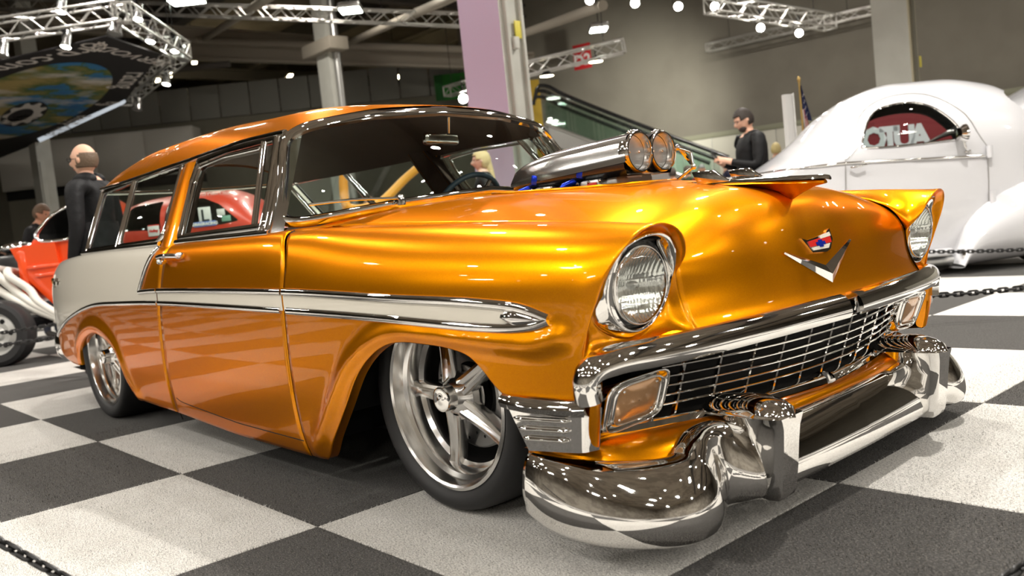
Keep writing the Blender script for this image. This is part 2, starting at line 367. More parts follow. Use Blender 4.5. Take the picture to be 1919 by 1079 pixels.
def side_y(x, z):
    """y of the passenger-side body skin (negative)."""
    x = np.asarray(x, float); z = np.asarray(z, float); y = base_y(x, z)
    y = y+.015*np.exp(-(cdist(x, z, FCd)/.026)**2)+.013*np.exp(-(cdist(x, z, RCd)/.03)**2)
    y = y-.10*np.clip((-4.02-x)/.16, 0, 1)**2.2
    return -y
def on_side(pts, off=0.):
    P = np.array(pts, float); return np.stack([P[:, 0], side_y(P[:, 0], P[:, 1])-off, P[:, 1]], 1)
def panel(bottom, top, nu, rows):
    """rows of points between two outlines in (x, z)."""
    B, T = np.array(bottom), np.array(top)
    X = B[:, None]*(1-rows)[None, :, None]+T[:, None]*rows[None, :, None]
    return X
def side_patch(bottom, nu=70, nv=16, warp=1.0):
    B = np.array(bottom); T = np.stack([B[:, 0], np.full(len(B), ZS)], 1)
    r = np.linspace(0, 1, nv)**1.25
    X = panel(B, T, nu, r); Y = side_y(X[..., 0], X[..., 1])
    P = np.stack([X[..., 0], Y, X[..., 1]], -1)
    return P
def upper_rows(xs, n=13):
    th = np.linspace(0, PI/2, n)[1:]; xs = np.asarray(xs)
    zr = ZR(xs); W = PL(xs); yr = YR(xs); e = 2/2.1
    z = ZS+(zr-ZS)[:, None]*(np.sin(th)**e)[None]; y = yr[:, None]+(W-yr)[:, None]*(np.cos(th)**e)[None]
    y = y+.015*np.exp(-(cdist(np.repeat(xs[:, None], n-1, 1), z, FCd)/.026)**2)
    return np.stack([np.repeat(xs[:, None], n-1, 1), -y, z], -1)
def arch_lip(name, P, mat):
    """rolled flange turning inward along the lower edge P (n,3)."""
    Q = P.copy(); Q[:, 1] += .035; R_ = P.copy(); R_[:, 1] += .006
    d = np.gradient(P, axis=0); nrm = np.stack([d[:, 2], 0*d[:, 0], -d[:, 0]], 1); nrm /= np.linalg.norm(nrm, axis=1)[:, None]
    sg = -1
    R_ += nrm*.004*sg; Q += nrm*.002*sg
    return np.stack([P, R_, Q], 1)
GAP = .0035
# --- front fenders
fb = [(-.618+GAP, .110), (-.56, .109), (-.52, .110)]+FARCH+[(.44, .401), (.55, .400), (.66, .400), (.695, .405)]
fb2 = np.vstack([lin(fb[:3], 8)[:-1], cr(fb[2:16], 74)[:-1], lin(fb[15:], 14)])
A = side_patch(fb2, nv=22)
xs = A[:, -1, 0]
# seam to door follows the slightly curved shut line
def shut_front(z): return np.interp(z, [.1, .165, .395, .55, .644, .747, .80, .843, .87], [-.625, -.630, -.628, -.62, -.612, -.598, -.612, -.645, -.66])
def shut_rear(z): return np.interp(z, [.1, .22, .373, .582, .718, .80, .88], [-1.79, -1.785, -1.782, -1.76, -1.715, -1.70, -1.69])
# brow: front edge of the fender around the lamp, from the outer shoulder over the top to the hood seam
BROW = np.array([(.722, -.886, .62), (.740, -.880, .660), (.762, -.864, .702), (.783, -.835, .742), (.797, -.797, .768), (.804, -.748, .778), (.806, -.70, .768), (.800, -.662, .742), (.780, -.634, .698), (.738, -.621, .655)])
SEAM = [(-.66, -.70, .868), (-.45, -.665, .856), (-.2, -.645, .838), (.1, -.635, .818), (.3, -.631, .804), (.5, -.628, .788), (.60, -.626, .772), (.665, -.625, .745), (.71, -.624, .705), (.738, -.621, .655)]
def fender():
    k0 = int(np.argmin(np.abs(A[:, 0, 0]-.655))); A0 = A[:k0+1]; xs_ = A0[:, 0, 0]
    up = upper_rows(xs_, 13); seam = cr(SEAM, 200)
    S3 = np.stack([np.interp(xs_, seam[:, 0], seam[:, k]) for k in range(3)], 1); S3[:, 0] = xs_
    rdg = up[:, -1]; inn = []
    for t in np.linspace(0, 1, 8)[1:]:
        p = rdg*(1-t)+S3*t; p[:, 0] = xs_; p[:, 2] -= .006*np.sin(PI*t); inn.append(p)
    G = np.concatenate([A0, up, np.stack(inn, 1)], 1); nA = A0.shape[1]; m = G.shape[1]
    # front edge: lower corner edge, then the brow
    ez = np.interp(np.linspace(0, 1, nA), np.linspace(0, 1, nA), A0[-1, :, 2]); ez = .402+(ez-ez[0])/(ez[-1]-ez[0])*(.62-.402)
    ex = np.interp(ez, [.40, .49, .56, .62], [.692, .676, .695, .722]); E1 = np.stack([ex, -PL(ex)+.004*np.clip((ez-.5)/.1, 0, 1), ez], 1)
    E2 = cr(BROW, m-nA+1); E1[-1] = E2[0]
    EE = np.concatenate([E1, E2[1:]], 0)
    last, prev = G[-1], G[-4]; tan = (last-prev)/np.linalg.norm(last-prev, axis=1)[:, None]; ext = []
    L_ = np.linalg.norm(EE-last, axis=1)[:, None]; ctrl = last+tan*L_*.5
    for t in np.linspace(0, 1, 14)[1:]: ext.append((1-t)**2*last+2*t*(1-t)*ctrl+t*t*EE)
    G = np.concatenate([G, np.stack(ext)], 0)
    for r in range(m):
        x0 = float(shut_front(G[0, r, 2]))+GAP
        for i in range(7): G[i, r, 0] = x0+(G[7, r, 0]-x0)*i/7
    return G, k0
FG, K0 = fender()
fo = grid('front_fender', FG, ORANGE, CAR, mirror=True, thick=.003, flip=True)
lipF = arch_lip('lip', FG[6:K0-9, 0], ORANGE)
for s, f_ in zip((1, -1), fo):
    L2 = lipF.copy(); L2[..., 1] *= s; grid('arch_lip', L2, ORANGE, f_, flip=(s < 0))
# front face around the lamp
HC = np.array([.737, -.743, .641])
def bez_r(t): return np.interp(np.mod(np.degrees(t), 360), [0, 45, 90, 135, 180, 215, 250, 270, 315, 360], [.103, .121, .116, .117, .123, .130, .121, .115, .106, .103])
def bez_loop(t, k=1., dx=0.):
    r = bez_r(t)*k; c, s_ = np.cos(t), np.sin(t)
    x = HC[0]+dx+np.where(s_ > 0, .046*s_, .030*s_)-.042*np.maximum(0, -c)**1.5
    return np.stack([x, HC[1]+r*c, HC[2]+r*s_], 1)
low_edge = [(.738, -.621, .655), (.740, -.621, .615), (.747, -.620, .58), (.762, -.62, .545), (.782, -.62, .508), (.772, -.69, .503), (.755, -.75, .500), (.735, -.81, .497), (.71, -.86, .493), (.676, -.899, .49), (.684, -.897, .53), (.70, -.893, .575)]
loop = np.vstack([cr(BROW, 40)[:-1], cr(low_edge, 60)])
ang = np.arctan2(loop[:, 2]-HC[2], loop[:, 1]-HC[1]); o_ = np.argsort(ang)
tt = np.linspace(-PI, PI, 96, endpoint=False)
OUT = np.stack([np.interp(tt, ang[o_], loop[o_, k], period=2*PI) for k in range(3)], 1)
INN = bez_loop(tt, 1.0, -.004)
up_w = np.clip((np.sin(tt)+.25)/.8, 0, 1)
rows = [OUT]
lip = OUT*.90+INN*.10; lip[:, 0] += .005*up_w; rows.append(lip)
r1_ = OUT*.72+INN*.28; r1_[:, 0] += .003*up_w-.006*(1-up_w); rows.append(r1_)
r2 = OUT*.45+INN*.55; r2[:, 0] -= .006*up_w+.014*(1-up_w); rows.append(r2)
r3 = OUT*.2+INN*.8; r3[:, 0] -= .006*up_w+.012*(1-up_w); rows.append(r3)
rows.append(INN); rows.append(INN*.97+HC*.03-np.array([.02, 0, 0]))
ff = grid('lamp_surround', np.stack(rows, 1), ORANGE, CAR, cu=True, mirror=True)
for o in ff:
    md = o.modifiers.new('smooth', 'SUBSURF'); md.levels = md.render_levels = 1
# --- doors
db = lin([(-1.785+GAP, .152), (-1.2, .118), (-.63-GAP, .107)], 40)
D1 = side_patch(db, nv=20); D2 = upper_rows(D1[:, -1, 0], 14)
DD = np.concatenate([D1, D2], 1)
for r in range(DD.shape[1]):
    z = DD[0, r, 2]; a, b = float(shut_rear(z))+GAP, float(shut_front(z))-GAP
    xx = np.linspace(a, b, DD.shape[0]); DD[:, r, 0] = xx
for r in range(DD.shape[1]):
    z = DD[:, r, 2]; DD[:, r, 1] = np.where(np.arange(DD.shape[0]) >= 0, side_y(DD[:, r, 0], np.minimum(z, ZR(DD[:, r, 0])-1e-4)), 0)
door = grid('door', DD, ORANGE, CAR, mirror=True, thick=.003, flip=True)
# dark shut lines and the rocker seam under the door
for f, nm in ((shut_front, 'door_gap'), (shut_rear, 'door_gap')):
    zz = np.linspace(.115, .862, 40)
    path = np.stack([f(zz), side_y(f(zz), zz)+.006, zz], 1); sweep(nm, path, [(-.004, -.0045), (.001, -.0045), (.001, .0045), (-.004, .0045)], DARK, CAR, up=(0, -1, 0), mirror=True)
gx = np.linspace(-1.74, -.64, 30); gz = np.interp(gx, [-1.74, -1.69, -1.13, -.63], [.222, .208, .172, .162])
sweep('door_bottom_gap', np.stack([gx, side_y(gx, gz), gz], 1), [(-.003, -.0016), (.0007, -.0016), (.0007, .0016), (-.003, .0016)], DARK, CAR, up=(0, -1, 0), mirror=True)
# --- rear quarters
qb = [(-1.785-GAP, .152), (-2.0, .158), (-2.25, .166)]+RARCH+[(-3.42, .268), (-3.67, .277), (-3.9, .30), (-4.05, .345), (-4.16, .41)]
qb2 = np.vstack([lin(qb[:3], 14)[:-1], cr(qb[2:16], 74)[:-1], cr(qb[15:], 26)])[::-1]
Q1 = side_patch(qb2, nv=20); Q2 = upper_rows(Q1[:, -1, 0], 14)
QQ = np.concatenate([Q1, Q2], 1)
for r in range(QQ.shape[1]):
    x0 = shut_rear(QQ[-1, r, 2])-GAP; k = 8
    for i in range(k): QQ[-1-i, r, 0] = x0+(QQ[-1-k, r, 0]-x0)*i/k
for i in range(QQ.shape[0]):
    QQ[i, 20:, 1] += .10*np.clip((-4.02-QQ[i, 20:, 0])/.16, 0, 1)**2.2
quarter = grid('quarter_panel', QQ, ORANGE, CAR, mirror=True, thick=.003, flip=True)
lipR = arch_lip('lip', QQ[25:-13, 0][::-1], ORANGE)
for s, f_ in zip((1, -1), quarter):
    L2 = lipR.copy(); L2[..., 1] *= s; grid('arch_lip', L2, ORANGE, f_, flip=(s < 0))
# rear end: tail panel and tailgate
E0 = QQ[0]
tail = np.stack([E0*np.array([1, 1-k, 1])+np.array([-.06*math.sin(k*PI/2), 0, 0]) for k in np.linspace(0, 1, 10)])
tail_full = np.concatenate([tail, tail[::-1][1:]*np.array([1, -1, 1])], 0)
grid('tail_panel', tail_full, CREAM, CAR)
# --- cream two-tone areas, 1.5 mm proud of the skin
TRIMLOW = cr([(-4.13, .392), (-3.858, .448), (-3.404, .538), (-3.021, .595), (-2.722, .622), (-2.295, .631), (-1.771, .633), (-.629, .606), (-.012, .584), (.363, .566), (.48, .565), (.55, .572), (.592, .584)], 240)
TRIMUP = cr([(-1.994, .683), (-1.757, .686), (-.616, .667), (-.001, .641), (.373, .625), (.507, .611), (.592, .586)], 160)
DIAG = cr([(-1.994, .683), (-1.945, .734), (-1.891, .801), (-1.830, .868)], 30)
def zl(x): return np.interp(x, TRIMLOW[:, 0], TRIMLOW[:, 1])
def zu(x): return np.interp(x, TRIMUP[:, 0], TRIMUP[:, 1])
def zd(x): return np.interp(x, DIAG[:, 0], DIAG[:, 1])
def strip_panel(name, xs_, lo, hi, parent, mat, off=.0016, n=10, s_=1., cap=False):
    t = np.linspace(0, 1, n); t = np.sin(t*PI/2) if cap else t
    Z = lo(xs_)[:, None]*(1-t)+hi(xs_)[:, None]*t; X = np.repeat(xs_[:, None], n, 1)
    Z = np.minimum(Z, ZR(X)-1e-4) if cap else Z
    Y = side_y(X, Z)-off
    P = np.stack([X, Y*s_, Z+(off if cap else 0)], -1)
    return grid(name, P, mat, parent, flip=(s_ > 0))
for s_, q_, d_, f_ in ((1, quarter[0], door[0], fo[0]), (-1, quarter[1], door[1], fo[1])):
    strip_panel('cream_panel', np.linspace(-4.17, -1.994, 60), zl, lambda x: ZR(x), q_, CREAM, n=26, s_=s_, cap=True)
    strip_panel('cream_corner', np.linspace(-1.994, -1.828, 16), zd, lambda x: ZR(x), q_, CREAM, n=14, s_=s_, cap=True)
    strip_panel('cream_stripe', np.linspace(-1.994, -1.768, 10), zl, zu, q_, CREAM, s_=s_, n=4)
    strip_panel('cream_stripe', np.linspace(-1.758, -.622, 40), zl, zu, d_, CREAM, s_=s_, n=4)
    strip_panel('cream_stripe', np.linspace(-.612, .50, 40), zl, zu, f_, CREAM, s_=s_, n=4)
def side_trim(pts, w=.023, h=.009, name='side_trim'):
    P = on_side(pts, .001); Pm = P*np.array([1, -1, 1])
    sweep(name, P, halfround(h, w), CHROME, CAR, up=(0, -1, 0)); sweep(name, Pm, halfround(h, w), CHROME, CAR, up=(0, 1, 0))
m1 = TRIMLOW[:, 0]
side_trim(TRIMLOW[m1 < -1.768]); side_trim(TRIMLOW[(m1 > -1.76) & (m1 < -.623)]); side_trim(TRIMLOW[m1 > -.612], .026)
m1 = TRIMUP[:, 0]
side_trim(TRIMUP[m1 < -1.765], .022); side_trim(TRIMUP[(m1 > -1.757) & (m1 < -.621)]); side_trim(TRIMUP[m1 > -.610], .026)
side_trim(DIAG, .022)
xs_ = np.linspace(.44, .588, 16); t = np.linspace(0, 1, 9)
Z = (zl(xs_))[:, None]*(1-t)+(zu(xs_))[:, None]*t; X = np.repeat(xs_[:, None], 9, 1)
dome = .011*np.sin(PI*t)[None]*np.clip((.592-xs_)/.04, 0, 1)[:, None]**.5+.003
frontcut = np.clip((X-.44-.05*np.abs(t-.5)[None]*2)/.01, 0, 1)
grid('spear_tip', np.stack([X, side_y(X, Z)-dome*frontcut, Z], -1), CHROME, CAR, mirror=True, flip=True)
# --- hood
HCTR = cr([(-.52, .927), (-.35, .924), (-.1, .915), (.15, .900), (.35, .882), (.52, .860), (.63, .832), (.695, .795), (.733, .745), (.755, .69), (.775, .62), (.795, .56), (.812, .525), (.832, .507)], 90)
HSEAM = cr([(-.655, -.69, .868), (-.45, -.66, .856), (-.2, -.641, .838), (.1, -.631, .818), (.3, -.627, .804), (.5, -.624, .787), (.60, -.622, .769), (.66, -.621, .742), (.70, -.620, .712), (.724, -.619, .682), (.735, -.617, .65), (.738, -.616, .61), (.745, -.616, .575), (.759, -.616, .54), (.786, -.616, .503)], 90)
vv = np.concatenate([-np.linspace(1, .72, 10), -np.linspace(.68, 0, 16), np.linspace(.04, .68, 16)[0:], np.linspace(.72, 1, 10)])
b = 1-np.abs(vv)**2.6
ridge = np.exp(-(vv/.05)**2)
H = np.empty((90, len(vv), 3))
H[..., 0] = HSEAM[:, None, 0]*(1-b)+HCTR[:, None, 0]*b
H[..., 2] = HSEAM[:, None, 2]*(1-b)+HCTR[:, None, 1]*b
H[..., 1] = vv[None]*-HSEAM[:, None, 1]
# soft crease along the middle and shallow dishes beside the nose
uu = np.linspace(0, 1, 90)
H[..., 2] += (.006*np.exp(-(vv/.10)**2))[None]*np.clip((.75-uu)/.3, 0, 1)[:, None]
H[..., 0] -= (.012*np.exp(-((np.abs(vv)-.42)/.16)**2))[None]*np.exp(-((uu-.80)/.10)**2)[:, None]
F = [f for f in gridf(90, len(vv)) if not (-.34 < H.reshape(-1, 3)[list(f)].mean(0)[0] < .14 and abs(H.reshape(-1, 3)[list(f)].mean(0)[1]) < .17)]
hood = sheet('hood', H.reshape(-1, 3), F, ORANGE, CAR, flip=True)
hood.modifiers.new('thickness', 'SOLIDIFY').thickness = .003
# raised frame around the scoop opening (clear plastic edge trim is seen in front of it)
for s in (-1, 1):
    sweep('hood_gap', HSEAM*np.array([1, s, 1])+np.array([-.009, s*-.005, -.009]), [(-.006, -.003), (.000, -.003), (.000, .003), (-.006, .003)], DARK, CAR)
def hood_pt(y, z):
    """point on the nose at height z."""
    v = y/.616; bb = 1-abs(v)**2.6
    xx = HSEAM[50:, 0]*(1-bb)+HCTR[50:, 0]*bb; zz = HSEAM[50:, 2]*(1-bb)+HCTR[50:, 1]*bb
    return np.array([np.interp(-z, -zz, xx), y, z])
def hood_top(x, y):
    v = y/.63; bb = 1-abs(v)**2.6
    return float(np.interp(x, HSEAM[:60, 0], HSEAM[:60, 2])*(1-bb)+np.interp(x, HCTR[:60, 0], HCTR[:60, 1])*bb)
# --- ornament: painted prow, chrome dart and two fins
orn = bpy.data.objects.new('hood_ornament', None); link(orn, CAR)
st = [(.36, .13, .872, .856), (.46, .122, .867, .852), (.56, .095, .861, .842), (.63, .068, .855, .825), (.69, .045, .849, .793), (.73, .032, .845, .812), (.77, .02, .841, .826), (.80, .010, .838, .830)]
PR = []
for (x, w_, zt, zb) in st:
    PR.append([(x, -w_, zt-.006), (x, -w_*.8, zt), (x, 0, zt+.004), (x, w_*.8, zt), (x, w_, zt-.006), (x, w_*.45, (zt+zb)/2-.004), (x, .004, zb), (x, -.004, zb), (x, -w_*.45, (zt+zb)/2-.004)])
V = np.array(PR).reshape(-1, 3); F = gridf(len(st), 9, False, True)+[tuple(range(9)), tuple(range(7*9, 8*9))[::-1]]
mk('ornament_base', V, F, ORANGE, orn, True, 40)
st = [(.37, .112, .876), (.46, .104, .871), (.56, .078, .865), (.66, .048, .858), (.74, .028, .852), (.80, .016, .848), (.814, .008, .844)]
V = []
for (x, w_, z) in st: V += [(x, -w_, z-.004), (x, -w_*.7, z+.003), (x, -w_*.18, z+.004), (x, 0, z+.007), (x, w_*.18, z+.004), (x, w_*.7, z+.003), (x, w_, z-.004), (x, 0, z-.006)]
mk('ornament_dart', V, gridf(7, 8, False, True)+[tuple(range(8)), tuple(range(48, 56))[::-1]], CHROME, orn, True, 35)
for s in (-1, 1):
    prism('ornament_fin', [(.405, .870), (.515, .870), (.462, .908), (.385, .911)], lambda a, c_, d, s=s: (a+.045, s*(.095+d*.7), c_-.004), (-.008, .008), CHROME, orn, .002)
# --- nose emblem: chrome V and a small crest
def vshape():
    out = []
    for s in (-1, 1):
        for k in range(9):
            t = k/8; out.append((s, t))
    return out
vb = bpy.data.objects.new('nose_emblem', None); link(vb, CAR)
for s in (-1, 1):
    R_ = []
    for k in range(12):
        t = k/11; y = s*.185*t; zt = .604+.058*t; th = .042*(1-t)+.007
        a, c_, d = hood_pt(y, zt), hood_pt(y, zt-th*.5), hood_pt(y, zt-th)
        R_.append([a+[.001, 0, 0], c_+[.012*(1-t*.6), 0, 0], d+[.001, 0, 0]])
    grid('chrome_vee', np.array(R_), CHROME, vb, flip=(s < 0), sharp=20)
def crest_poly(k=1.):
    return [(-.088*k, .687), (-.062*k, .680), (-.05*k, .681), (.048*k, .689), (.058*k, .697), (.078*k, .702), (.075*k, .672), (.046*k, .646), (.02*k, .640), (-.055*k, .645), (-.07*k, .665)]
pc = [hood_pt(y, z) for y, z in crest_poly()]
def crest(name, poly, d0, d1, mat):
    prism(name, poly, lambda a, c_, d: tuple(hood_pt(a, c_)+np.array([d, 0, 0])), (d0, d1), mat, vb, 0)
crest('crest_frame', crest_poly(), -.004, .008, CHROME)
crest('crest_red', [(-.064, .676), (.062, .684), (.06, .664), (-.06, .660)], .006, .0100, RED)
crest('crest_white', [(-.058, .658), (.05, .662), (.035, .650), (-.05, .650)], .006, .0098, CREAM)
crest('crest_white', [(.005, .686), (.066, .693), (.066, .682), (.005, .678)], .006, .0104, CREAM)
crest('crest_blue', [(-.012, .676), (.008, .676), (.008, .671), (.022, .671), (.022, .662), (.008, .662), (.008, .656), (-.012, .656), (-.012, .662), (-.026, .662), (-.026, .671), (-.012, .671)], .006, .0115, BLUE)
# --- greenhouse
GT = fn((-4.3, .15), (-3.6, .085), (-3, .05), (-2.2, .014), (-1.6, 0), (0, 0))
def green_y(x, z): return -(.845-.52*(z-.875)-GT(x))
def on_green(pts, off=0.):
    P = np.array(pts, float); return np.stack([P[:, 0], green_y(P[:, 0], P[:, 1])-off, P[:, 1]], 1)
XB = fn((-.84, -.90), (-.80, -.84), (-.72, -.78), (-.6, -.715), (-.4, -.65), (0, -.60), (.4, -.65), (.6, -.715), (.72, -.78), (.84, -.9))
ZB = fn((-.84, .862), (-.72, .884), (-.6, .903), (-.4, .925), (-.2, .941), (0, .948), (.2, .941), (.4, .925), (.6, .903), (.72, .884), (.84, .862))
XTf = fn((-.70, -.975), (-.66, -.94), (-.6, -.912), (-.45, -.88), (-.25, -.86), (0, -.853), (.25, -.86), (.45, -.88), (.6, -.912), (.66, -.94), (.70, -.975))
ZT = fn((-.70, 1.225), (-.66, 1.238), (-.6, 1.252), (-.45, 1.270), (-.25, 1.293), (0, 1.302), (.25, 1.293), (.45, 1.270), (.6, 1.252), (.66, 1.238), (.70, 1.225))
def ws(v, w_):
    """windshield surface, v across (-1..1), w up (-1..1)."""
    v = np.asarray(v, float); t = (np.asarray(w_, float)+1)/2
    yb, yt = .805*v, .672*v
    B = np.stack([XB(yb), yb, ZB(yb)], -1); T = np.stack([XTf(yt), yt, ZT(yt)], -1)
    P = B*(1-t[..., None])+T*t[..., None]
    P[..., 0] += .030*np.sin(PI*t)*(1-.4*v**2); P[..., 2] += .012*np.sin(PI*t)
    return P
def sup(t, n): c, s = np.cos(t), np.sin(t); return np.sign(c)*np.abs(c)**(2/n), np.sign(s)*np.abs(s)**(2/n)
tw = np.linspace(0, 2*PI, 160, endpoint=False)
a_, b_ = sup(tw, 9)
rings = [ws(a_*k, b_*k) for k in np.linspace(.02, 1, 18)]
wsg = grid('windshield', np.stack(rings), GLASS, CAR, cv=True)
edge = ws(a_, b_)
ctr = np.array([-1.4, 0, 1.05]); upv = edge-ctr; upv /= np.linalg.norm(upv, axis=1)[:, None]
sweep('windshield_trim', edge, [(.012, -.018), (.016, -.006), (.014, .008), (.008, .018), (-.004, .020), (-.010, 0), (-.004, -.020)], CHROME, CAR, up=upv, closed=True, sharp=50)
sweep('windshield_seal', ws(a_*.985, b_*.965), ring(.006, .010, 6), BLACK, CAR, up=upv, closed=True)
# roof
RX = np.concatenate([np.linspace(-.93, -1.5, 14), np.linspace(-1.56, -2.3, 14), np.linspace(-2.32, -3.32, 80)])
ZRAIL = fn((-3.4, 1.262), (-2.7, 1.247), (-1.9, 1.245), (-1.35, 1.25), (-1.1, 1.242), (-.90, 1.232))
ZCR = fn((-3.4, 1.36), (-3.25, 1.42), (-2.9, 1.455), (-2.4, 1.45), (-2.0, 1.435), (-1.6, 1.405), (-1.3, 1.385), (-1.0, 1.36), (-.86, 1.342))
YRAIL = lambda x: -green_y(x, ZRAIL(x))+.004
th = np.linspace(-1, 1, 41); sv = np.sign(th)*(1-(1-np.abs(th))**1.5)
P = []
for x in RX:
    yr, zr, zc = float(YRAIL(x)), float(ZRAIL(x)), float(ZCR(x)); y = sv*yr
    xx = np.full(41, x); z = zr+(zc-zr)*(1-np.abs(sv)**4)
    # front edge follows the header, rear edge bows
    k = np.clip((x+1.45)/.52, 0, 1); xx = xx+k**1.5*((XTf(np.clip(y, -.69, .69))-.010)-(-.93)); 
    zh = ZT(np.clip(y*.985, -.69, .69))+.024-.030*np.abs(sv)**7; z = z*(1-k**5)+k**5*np.where(np.abs(sv) > .999, np.minimum(z, zh), zh)
    k2 = np.clip((-2.9-x)/.42, 0, 1); xx = xx+k2**2*(.10*(1-np.abs(sv)**2)*-1+.0)
    g = np.clip((x+3.28)/.06, 0, 1)*np.clip((-2.34-x)/.08, 0, 1); z = z-.0045*g*max(0, math.cos(2*PI*(x+2.34)/.094))**6*np.clip((1-np.abs(sv)**3)*1.6, 0, 1)
    P.append(np.stack([xx, y, z], 1))
P = np.array(P)
lip = P[-1].copy(); lip[:, 2] -= .022; lip[:, 0] += .012
P = np.concatenate([P, lip[None]], 0)
roof = grid('roof', P, ORANGE, CAR, flip=True)
# headliner inside
HL = P[0:-3:4].copy(); HL[..., 2] -= .028; HL[..., 1] *= .985
grid('headliner', HL, HEADLINER, CAR)
# drip rail and gutter
rx = np.linspace(-.95, -3.34, 70)
for s in (1, -1):
    p_ = np.stack([rx, -s*(YRAIL(rx)+.004), ZRAIL(rx)-.002], 1)
    sweep('drip_rail', p_, [(-.008, -.010), (.004, -.012), (.012, -.004), (.012, .006), (.002, .012), (-.008, .010)], CHROME, CAR, up=(0, -s, 0))
# header of the side windows (fills between rail and glass)
# --- pillars
def pillar(name, quad, mat, off=.004, n=10, th=.05):
    """quad: bottom-rear, bottom-front, top-front, top-rear in (x, z)."""
    q = np.array(quad, float); R_ = []
    for k in range(n):
        t = k/(n-1); a = q[0]*(1-t)+q[3]*t; c = q[1]*(1-t)+q[2]*t; row = []
        for j, (u, o2) in enumerate([(0, -th), (0, .0), (.12, off), (.5, off+.003), (.88, off), (1, 0), (1, -th)]):
            p_ = a*(1-u)+c*u; row.append((p_[0], float(green_y(p_[0], p_[1]))-o2, p_[1]))
        R_.append(row)
    return grid(name, np.array(R_), mat, CAR, mirror=True, flip=True, sharp=50)
def pillar_trim(name, quad, mat, th=.045, n=6):
    q = np.array(quad, float); R_ = []
    for k in range(n):
        t = k/(n-1); a = q[0]*(1-t)+q[3]*t; c = q[1]*(1-t)+q[2]*t
        R_.append([(p_[0], float(green_y(p_[0], p_[1]))+o2, p_[1]) for p_, o2 in ((a, .006), (a, th), (a*.5+c*.5, th+.008), (c, th), (c, .006))])
    return grid(name, np.array(R_), mat, CAR, mirror=True, sharp=50)
pillar_trim('pillar_trim', [(-1.865, .862), (-1.645, .862), (-1.78, 1.25), (-1.955, 1.25)], HEADLINER)
pillar('b_pillar', [(-1.845, .862), (-1.665, .862), (-1.80, 1.25), (-1.935, 1.25)], ORANGE, .008)
pillar('a_pillar', [(-.875, .858), (-.80, .858), (-.925, 1.235), (-1.0, 1.235)], CHROME, .004)
for dx in (-.012, .03, .062):
    for s in (1, -1):
        p_ = on_green([(-.865+dx, .864), (-.90+dx*1., .99), (-.985+dx*.9, 1.232)], .008); p_[:, 1] *= s; p_[:, 1] += s*.02*max(dx, 0)
        tube('pillar_bead', cr(p_, 14), .007, CHROME, CAR, 8)
# --- side windows
def side_window(name, loop, frame_w, glassmat=GLASS, it=2, frame=True):
    L = chaikin(loop, it); c = L.mean(0)
    for s in (1, -1):
        E_ = on_green(L, .002); E_[:, 1] *= s
        R_ = np.stack([np.stack([c+(L-c)*k], 0)[0] for k in np.linspace(.02, 1, 5)])
        G3 = np.stack([on_green(r, 0) for r in R_]); G3[..., 1] *= s
        g = grid(name, G3, glassmat, CAR, cv=True)
        if frame:
            sweep(name.replace('glass', 'frame'), E_, [(-.010, -frame_w*.5), (.004, -frame_w*.5), (.010, -frame_w*.2), (.010, frame_w*.25), (.002, frame_w*.5), (-.010, frame_w*.5)], CHROME, g, up=(0, -s, 0), closed=True)
            sweep('seal', on_green(c+(L-c)*.965, .003)*np.array([1, s, 1]), ring(.005, .007, 6), BLACK, g, up=(0, -s, 0), closed=True)
def insert(loop, n=6):
    """keep straight runs straight when the corners are cut."""
    P_ = []
    for i in range(len(loop)):
        a = np.array(loop[i]); b2 = np.array(loop[(i+1) % len(loop)]); d = np.linalg.norm(b2-a); k = min(.06/d, .33)
        P_ += [a, a*(1-k)+b2*k, a*k+b2*(1-k)]
    return P_
side_window('door_glass', insert([(-1.655, .892), (-1.745, 1.12), (-1.755, 1.222), (-1.45, 1.236), (-1.02, 1.226), (-.865, .885)]), .040)
side_window('quarter_glass', insert([(-3.10, .905), (-3.26, 1.236), (-2.7, 1.240), (-1.96, 1.238), (-1.86, .93), (-1.90, .896)]), .030)
# inner light coloured window frame, vent divider, sliding divider
for s in (1, -1):
    for pts, r in (([(-.945, .885), (-1.128, 1.222)], .009), ([(-.925, .885), (-1.105, 1.222)], .006), ([(-2.51, .90), (-2.68, 1.235)], .011), ([(-2.475, .90), (-2.645, 1.235)], .008)):
        p_ = on_green(lin(pts, 6), .004); p_[:, 1] *= s; tube('window_divider', p_, r, CHROME, CAR, 8)
    L = insert([(-1.60, .905), (-1.685, 1.12), (-1.69, 1.195), (-1.45, 1.208), (-1.13, 1.198)])
    L = chaikin(L[:13], 2, closed=False); E_ = on_green(L, .008); E_[:, 1] *= s
    tube('inner_frame', E_, .008, CHROME, CAR, 8)
    # sill mouldings
    p_ = on_green(lin([(-1.66, .880), (-.80, .866)], 20), .004); p_[:, 1] *= s
    sweep('sill_moulding', p_, halfround(.012, .024), CHROME, CAR, up=(0, -s, .3))
    p_ = on_green(lin([(-3.2, .898), (-2.5, .892), (-1.86, .884)], 24), .004); p_[:, 1] *= s
    sweep('sill_moulding', p_, halfround(.012, .022), CHROME, CAR, up=(0, -s, .3))
# rear glass between the D posts and tailgate frame
RG = []
for t in np.linspace(0, 1, 8):
    xb, xt = -3.18, -3.33; row = []
    for v in np.linspace(-1, 1, 17):
        x = (xb*(1-t)+xt*t)-.22*(1-v*v)*(1-.35*t); y = v*(.765*(1-t)+.59*t); z = .90*(1-t)+1.235*t; row.append((x, y, z))
    RG.append(row)
grid('rear_glass', np.array(RG), GLASS, CAR)
RG = np.array(RG)
for k in (0, -1): tube('rear_glass_trim', RG[k], .012, CHROME, CAR, 8)
for k in (0, -1): tube('rear_post', RG[:, k], .009, CHROME, CAR, 8)
